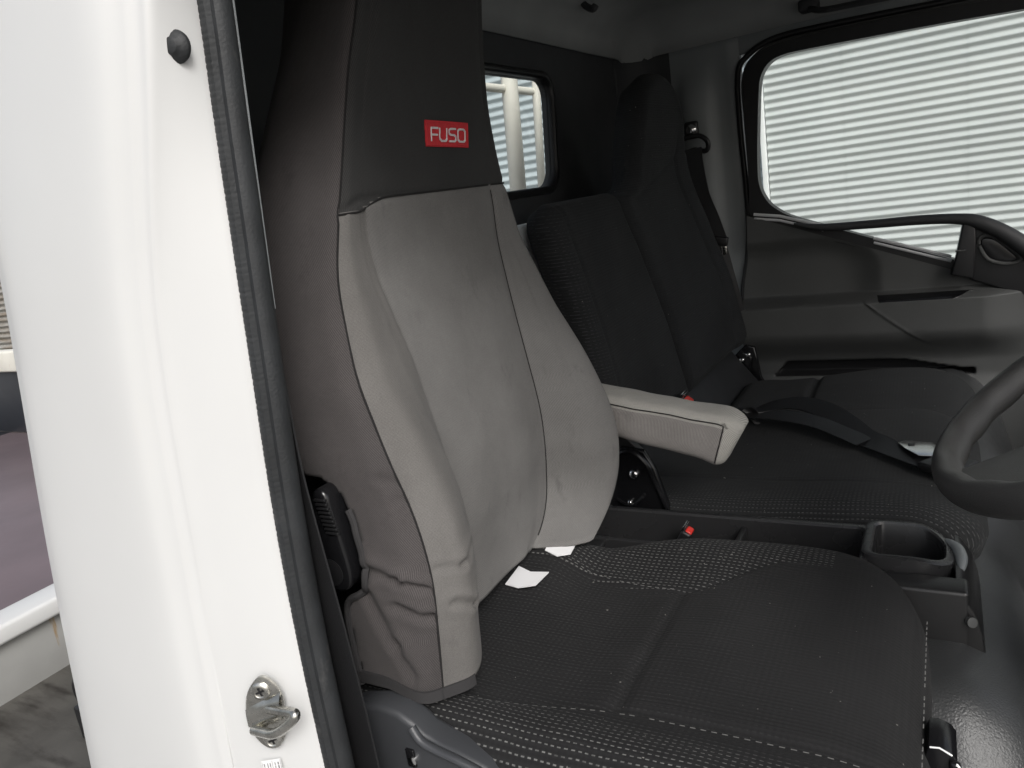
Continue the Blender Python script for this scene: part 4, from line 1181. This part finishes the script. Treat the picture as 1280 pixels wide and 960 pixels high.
for i in range(NX + 1):
    x = X0 + (X1 - X0) * i / NX; zt = trim_top(x) + .004
    for j in range(NZ + 1):
        zm = min(-.40, zt - .03); z = zt + (zm - zt) * j / 90 if j <= 90 else zm + (Zb - zm) * (j - 90) / (NZ - 90)
        xe = door_edge(x, z); V.append(Vector((xe, door_y(xe, z), z)))
for i in range(NX):
    for j in range(NZ):
        q = (i*(NZ+1)+j, i*(NZ+1)+j+1, (i+1)*(NZ+1)+j+1, (i+1)*(NZ+1)+j); F.append(q)
        c = sum((V[k] for k in q), Vector()) / 4
        dark = c.y > 2.118 and -.59 < c.z < -.53  # black pocket lining, also puts the recess's shade into the colour
        fm.append(1 if dark else 0)
tp_ = obj('trim_panel', V, F, [M['trim'], M['black']], dr, fmat=fm)
V = []; F = []
for i in range(61):
    x = -.150 + .206 * i / 60; e = min(1, math.sqrt(max(0, min(1, (x + .150) / .006)))); e2 = 1 - sstep(.0, 1, max(0, (x - .012) / .044)) * .96
    zt_s = -.3695 - .0 * x; zb_s = zt_s - .0125 * e * 1.0 * max(.04, e2)
    for k in range(7):
        z = zt_s + (zb_s - zt_s) * k / 6; V.append(Vector((x, door_y(x, z) - .0012, z)))
for i in range(60):
    for k in range(6): F.append((i*7+k, i*7+k+1, (i+1)*7+k+1, (i+1)*7+k))
obj('pull_slot', V, F, M['gloss'], tp_).modifiers.new('sheet', 'SOLIDIFY').thickness = .002
# glass opening
gi = [(.55, -.494), (.30, -.404), (.013, -.297), (-.20, -.212), (-.33, -.160), (-.375, -.135), (-.405, -.105), (-.422, -.06), (-.422, 0), (-.416, .08), (-.407, .17), (-.399, .205), (-.378, .231), (-.34, .243), (-.25, .243), (.0, .236), (.3, .222), (.55, .21)]
go = [(.62, -.545), (.33, -.438), (.03, -.332), (-.20, -.246), (-.36, -.186), (-.43, -.160), (-.452, -.13), (-.449, -.08), (-.447, 0), (-.447, .08), (-.446, .17), (-.443, .215), (-.41, .256), (-.35, .272), (-.25, .274), (.0, .267), (.3, .252), (.62, .24)]
v, f = ring_frame(catmull([Vector((a, b, 0)) for a, b in gi], 6), catmull([Vector((a, b, 0)) for a, b in go], 6), 'y', 2.112, 2.150)
wf = obj('window_frame', v, f, M['gasket'], dr, angle=40)
dg = obj('window_glass', [Vector((p.x, 2.150, p.y)) for p in catmull([Vector((a, b, 0)) for a, b in gi], 6)], [tuple(range(len(gi) * 6 - 5))], M['glass'], dr, smooth=False)
for dz, r in ((.002, .0042), (-.009, .0036)):
    MB().tube([(-.44, 2.108, -.138 + dz), (-.375, 2.108, -.150 + dz), (-.27, 2.108, -.187 + dz)], r, 6).tube([(-.155, 2.108, -.2305 + dz), (.012, 2.108, -.292 + dz)], r, 6).build('channel_trim', M['runner'], wf)
MB().tube(catmull([(-.452, 2.13, -.12), (-.449, 2.13, -.02), (-.450, 2.13, .10), (-.449, 2.13, .20), (-.425, 2.13, .25), (-.36, 2.13, .276), (-.25, 2.13, .279), (.0, 2.13, .272), (.35, 2.13, .255)], 6), .0030, 6).build('edge_highlight', M['trim'], wf)  # grey tube standing in for the glint along the frame edge
# grab bar curving over the low front corner of the window
gb = []
for (x, z, r) in [(-.335, -.170, .004), (-.27, -.185, .009), (-.16, -.190, .0105), (-.06, -.192, .0115), (.02, -.198, .0125), (.065, -.210, .016), (.115, -.240, .018), (.17, -.288, .021), (.25, -.36, .026)]: gb.append((x, z, r))
pts = catmull([Vector((a, 2.070, b)) for a, b, c in gb], 5); rad = [interp(i / 5, list(range(len(gb))), [c for a, b, c in gb]) for i in range(len(pts))]
hb_ = MB().tube(pts, rad, 14, flat=1).build('grab_bar', M['trim_dark'], dr)
bk_ = MB(); bk_.prism([(.036, -.205), (.06, -.205), (.062, -.255), (.058, -.340), (.010, -.328), (.020, -.29)], 'y', 2.062, 2.11, .004)
bk_.prism([(.05, -.208), (.10, -.226), (.16, -.272), (.30, -.38), (.30, -.45), (.048, -.345)], 'y', 2.085, 2.112, .004)
bk_.build('mirror_bracket', M['black'], dr)
MB().tube(catmull([(.068, 2.080, -.262), (.074, 2.078, -.245), (.095, 2.078, -.248), (.125, 2.078, -.275), (.150, 2.078, -.305), (.12, 2.078, -.312), (.085, 2.078, -.298)], 6, True), .0045, 8).build('vent_bezel', M['trim'], dr)
MB().prism([(p.x, p.z) for p in catmull([Vector(q) for q in [(.072, 2.078, -.262), (.078, 2.078, -.250), (.098, 2.078, -.255), (.122, 2.078, -.278), (.142, 2.078, -.303), (.12, 2.078, -.308), (.088, 2.078, -.294)]], 4, True)], 'y', 2.076, 2.09, .002).build('vent_face', M['gloss'], dr)
MB().tube([(.020, 2.060, -.272), (.042, 2.060, -.272)], .0022, 6).build('bracket_catch', M['trim'], dr)
# black seal round the door opening
sp_ = catmull([(.6, 2.14, .262), (.3, 2.142, .272), (.0, 2.144, .284), (-.25, 2.145, .291), (-.37, 2.145, .288), (-.435, 2.145, .262), (-.462, 2.145, .222), (-.466, 2.145, .1), (-.462, 2.145, -.06), (-.462, 2.144, -.16), (-.470, 2.140, -.25), (-.487, 2.135, -.34), (-.491, 2.135, -.42), (-.478, 2.135, -.56), (-.47, 2.135, -.9)], 8)
MB().tube(sp_, .0078, 10).build('opening_seal', M['gasket'], cab)

# ================================================================== OUTSIDE: tray, rack, shed walls, ground
ty = thing('truck_tray', 'truck tray behind the cab with purple grey deck and white front rail', 'truck tray', (-3, 1.3, -1.3))
MB().box((-4.8, .30, -.96), (-1.96, 2.30, -.893), .004).build('deck', M['purple'], ty)
MB().box((-2.00, .25, -.822), (-1.90, 2.32, -.776), .010).build('front_rail', M['paint'], ty)
MB().box((-1.97, .27, -.97), (-1.925, 2.3, -.824), .004).build('front_sheet', M['greyrail'], ty)
MB().box((-4.9, 2.24, -.885), (-1.96, 2.27, -.50), .004).build('side_board', M['side_dark'], ty)
MB().box((-4.9, 2.22, -.525), (-1.96, 2.30, -.405), .012).build('side_rail', M['rack'], ty)
MB().box((-6.2, 2.24, -.885), (-4.9, 2.27, -.50), .004).box((-6.2, .28, -.96), (-4.8, 2.30, -.893), .004).build('rear_section', M['side_dark'], ty)
MB().box((-1.93, .28, -1.02), (-.95, 2.28, -.965), .004).build('catwalk_plate', M['wet'], ty)
MB().tube(catmull([(-1.60, .725, -.90), (-1.605, .722, -.875), (-1.60, .722, -.845), (-1.585, .735, -.832), (-1.575, .76, -.832)], 5), .008, 10).box((-1.60, .70, -.97), (-1.56, .76, -.89), .005).build('rope_hook', M['black'], ty)
MB().box((-6.0, .9, -1.4), (-.8, 1.7, -1.02), .01).build('chassis_rail', M['black'], ty)
rk = thing('cab_guard_rack', 'rusty white painted pipe rack standing behind the small rear window', 'rack', (-1.05, 1.9, -.8))
MB().tube([(-1.05, 2.01, .50), (-1.05, 1.995, .32), (-1.05, 1.957, .02), (-1.05, 1.91, -.8)], .0235, 16).build('post', M['rack'], rk)
MB().tube([(-1.05, 2.18, .50), (-1.05, 2.162, .33), (-1.05, 2.107, .01), (-1.05, 2.08, -.8)], .0125, 14).build('post', M['rack'], rk)
MB().tube([(-1.06, .5, .295), (-1.06, 2.4, .295)], .0115, 12).build('cross_pipe', M['rack'], rk)
MB().tube([(-1.05, .9, .50), (-1.05, .91, -.8)], .024, 12).build('post', M['rack'], rk)

def corr_wall(name, label, x0, x1, y, zb, zt, mat, pitch=.076, amp=.010):
    V = []; F = []; n = int((zt - zb) / pitch * 10)
    L = [x0 + (x1 - x0) * i / 6 for i in range(7)]
    for i in range(n + 1):
        z = zb + (zt - zb) * i / n; yy = y - amp * math.sin(2 * math.pi * z / pitch)
        for x in L: V.append(Vector((x, yy, z)))
    for i in range(n):
        for k in range(6): F.append((i*7+k, i*7+k+1, (i+1)*7+k+1, (i+1)*7+k))
    o = obj(name, V, F, mat, None, loc=((x0 + x1) / 2, y, zb)); tag(o, label, 'shed wall', 'corrugated iron shed walls')
    o.modifiers.new('sheet', 'SOLIDIFY').thickness = .002
    return o
YW = 6.5
w1 = thing('shed_wall', 'pale corrugated iron wall filling the passenger door window', 'shed wall', (2, YW, -1.75), 'corrugated iron shed walls')
def corr_part(x0, x1, y, zb, zt, mat, parent, name='cladding', pitch=.061, amp=.0105):
    V = []; F = []; n = int((zt - zb) / pitch * 12)
    for i in range(n + 1):
        z = zb + (zt - zb) * i / n; yy = y - amp * math.sin(2 * math.pi * z / pitch)
        V += [Vector((x0, yy, z)), Vector(((x0 + x1) / 2, yy, z)), Vector((x1, yy, z))]
    for i in range(n):
        for k in range(2): F.append((i*3+k, i*3+k+1, (i+1)*3+k+1, (i+1)*3+k))
    o = obj(name, V, F, mat, parent); return o
corr_part(-1.215, -.64, YW, -1.75, 2.6, M['corr'], w1)
corr_part(-.65, .16, YW - .0022, -1.748, 2.602, M['corr'], w1)
corr_part(.15, 6.5, YW - .0044, -1.7505, 2.5995, M['corr'], w1)

MB().box((-1.262, YW - .03, -1.75), (-1.222, YW + .03, 2.6), .004).build('corner_trim', M['shedtrim'], w1)
w2 = thing('shed_wall', 'blue grey corrugated wall seen through the small rear window', 'shed wall', (-4, 6.7, -1.75), 'corrugated iron shed walls')
corr_part(-7.6, -1.27, 6.60, -1.75, 2.6, M['corr_blue'], w2, pitch=.075, amp=.012)
w3 = thing('shed_wall', 'rusty brown corrugated wall beyond the truck tray at far left', 'shed wall', (-14, 7.5, -1.75), 'corrugated iron shed walls')
corr_part(-22, -7.7, 7.4, -1.75, 2.4, M['corr_rust'], w3, pitch=.10, amp=.02)
gd = MB().add([(-40, -40, -1.75), (40, -40, -1.75), (40, 40, -1.75), (-40, 40, -1.75)], [(0, 1, 2, 3)]).build('ground', M['ground'], None, loc=(0, 0, -1.75))
tag(gd, 'grey concrete yard under the truck', 'ground', kind='structure')

# ------------------------------------------------------------------ lift to the yard datum
for o in TOP: o.location.z += ZOFF

# ------------------------------------------------------------------ camera
cam = bpy.data.cameras.new('camera'); co_ = bpy.data.objects.new('camera', cam); COL.objects.link(co_)
Rw = [[0.86719679, -0.01051148, -0.49785463], [0.47578939, -0.27754381, 0.834622], [-0.14694958, -0.96065547, -0.23568385]]
m3 = Matrix([[Rw[i][0], -Rw[i][1], -Rw[i][2]] for i in range(3)])
co_.matrix_world = Matrix.Translation((0, 0, ZOFF)) @ m3.to_4x4()
cam.sensor_fit = 'HORIZONTAL'; cam.sensor_width = 36; cam.lens = 36 * 947.26 / 1280
cam.clip_start = .02; cam.clip_end = 200
sc.camera = co_

# ------------------------------------------------------------------ daylight: bright overcast
SUN_EL, SUN_AZ = math.radians(41), math.radians(-44)     # azimuth from +X towards +Y
wd = bpy.data.worlds.new('World'); sc.world = wd; wd.use_nodes = True; nt = wd.node_tree
sky = nt.nodes.new('ShaderNodeTexSky'); sky.sky_type = 'NISHITA'; sky.sun_disc = False
sky.sun_elevation = SUN_EL; sky.sun_rotation = math.pi / 2 - SUN_AZ; sky.air_density = 1.0; sky.dust_density = 4; sky.ozone_density = .6
hs = nt.nodes.new('ShaderNodeHueSaturation'); hs.inputs['Saturation'].default_value = .42
nt.links.new(sky.outputs[0], hs.inputs['Color']); bg = nt.nodes['Background']; nt.links.new(hs.outputs[0], bg.inputs[0]); bg.inputs[1].default_value = .13
sl = bpy.data.lights.new('sun', 'SUN'); sl.energy = 1.55; sl.angle = math.radians(22); sl.color = (1, .994, .982)
so_ = bpy.data.objects.new('sun', sl); COL.objects.link(so_)
d = Vector((math.cos(SUN_EL) * math.cos(SUN_AZ), math.cos(SUN_EL) * math.sin(SUN_AZ), math.sin(SUN_EL)))
so_.rotation_euler = d.to_track_quat('Z', 'Y').to_euler(); so_.location = (2, -4, 8)
sc.view_settings.view_transform = 'Standard'; sc.view_settings.look = 'None'; sc.view_settings.exposure = 0.38; sc.view_settings.gamma = 1
sc.cycles.max_bounces = 10; sc.cycles.diffuse_bounces = 6; sc.cycles.transparent_max_bounces = 12
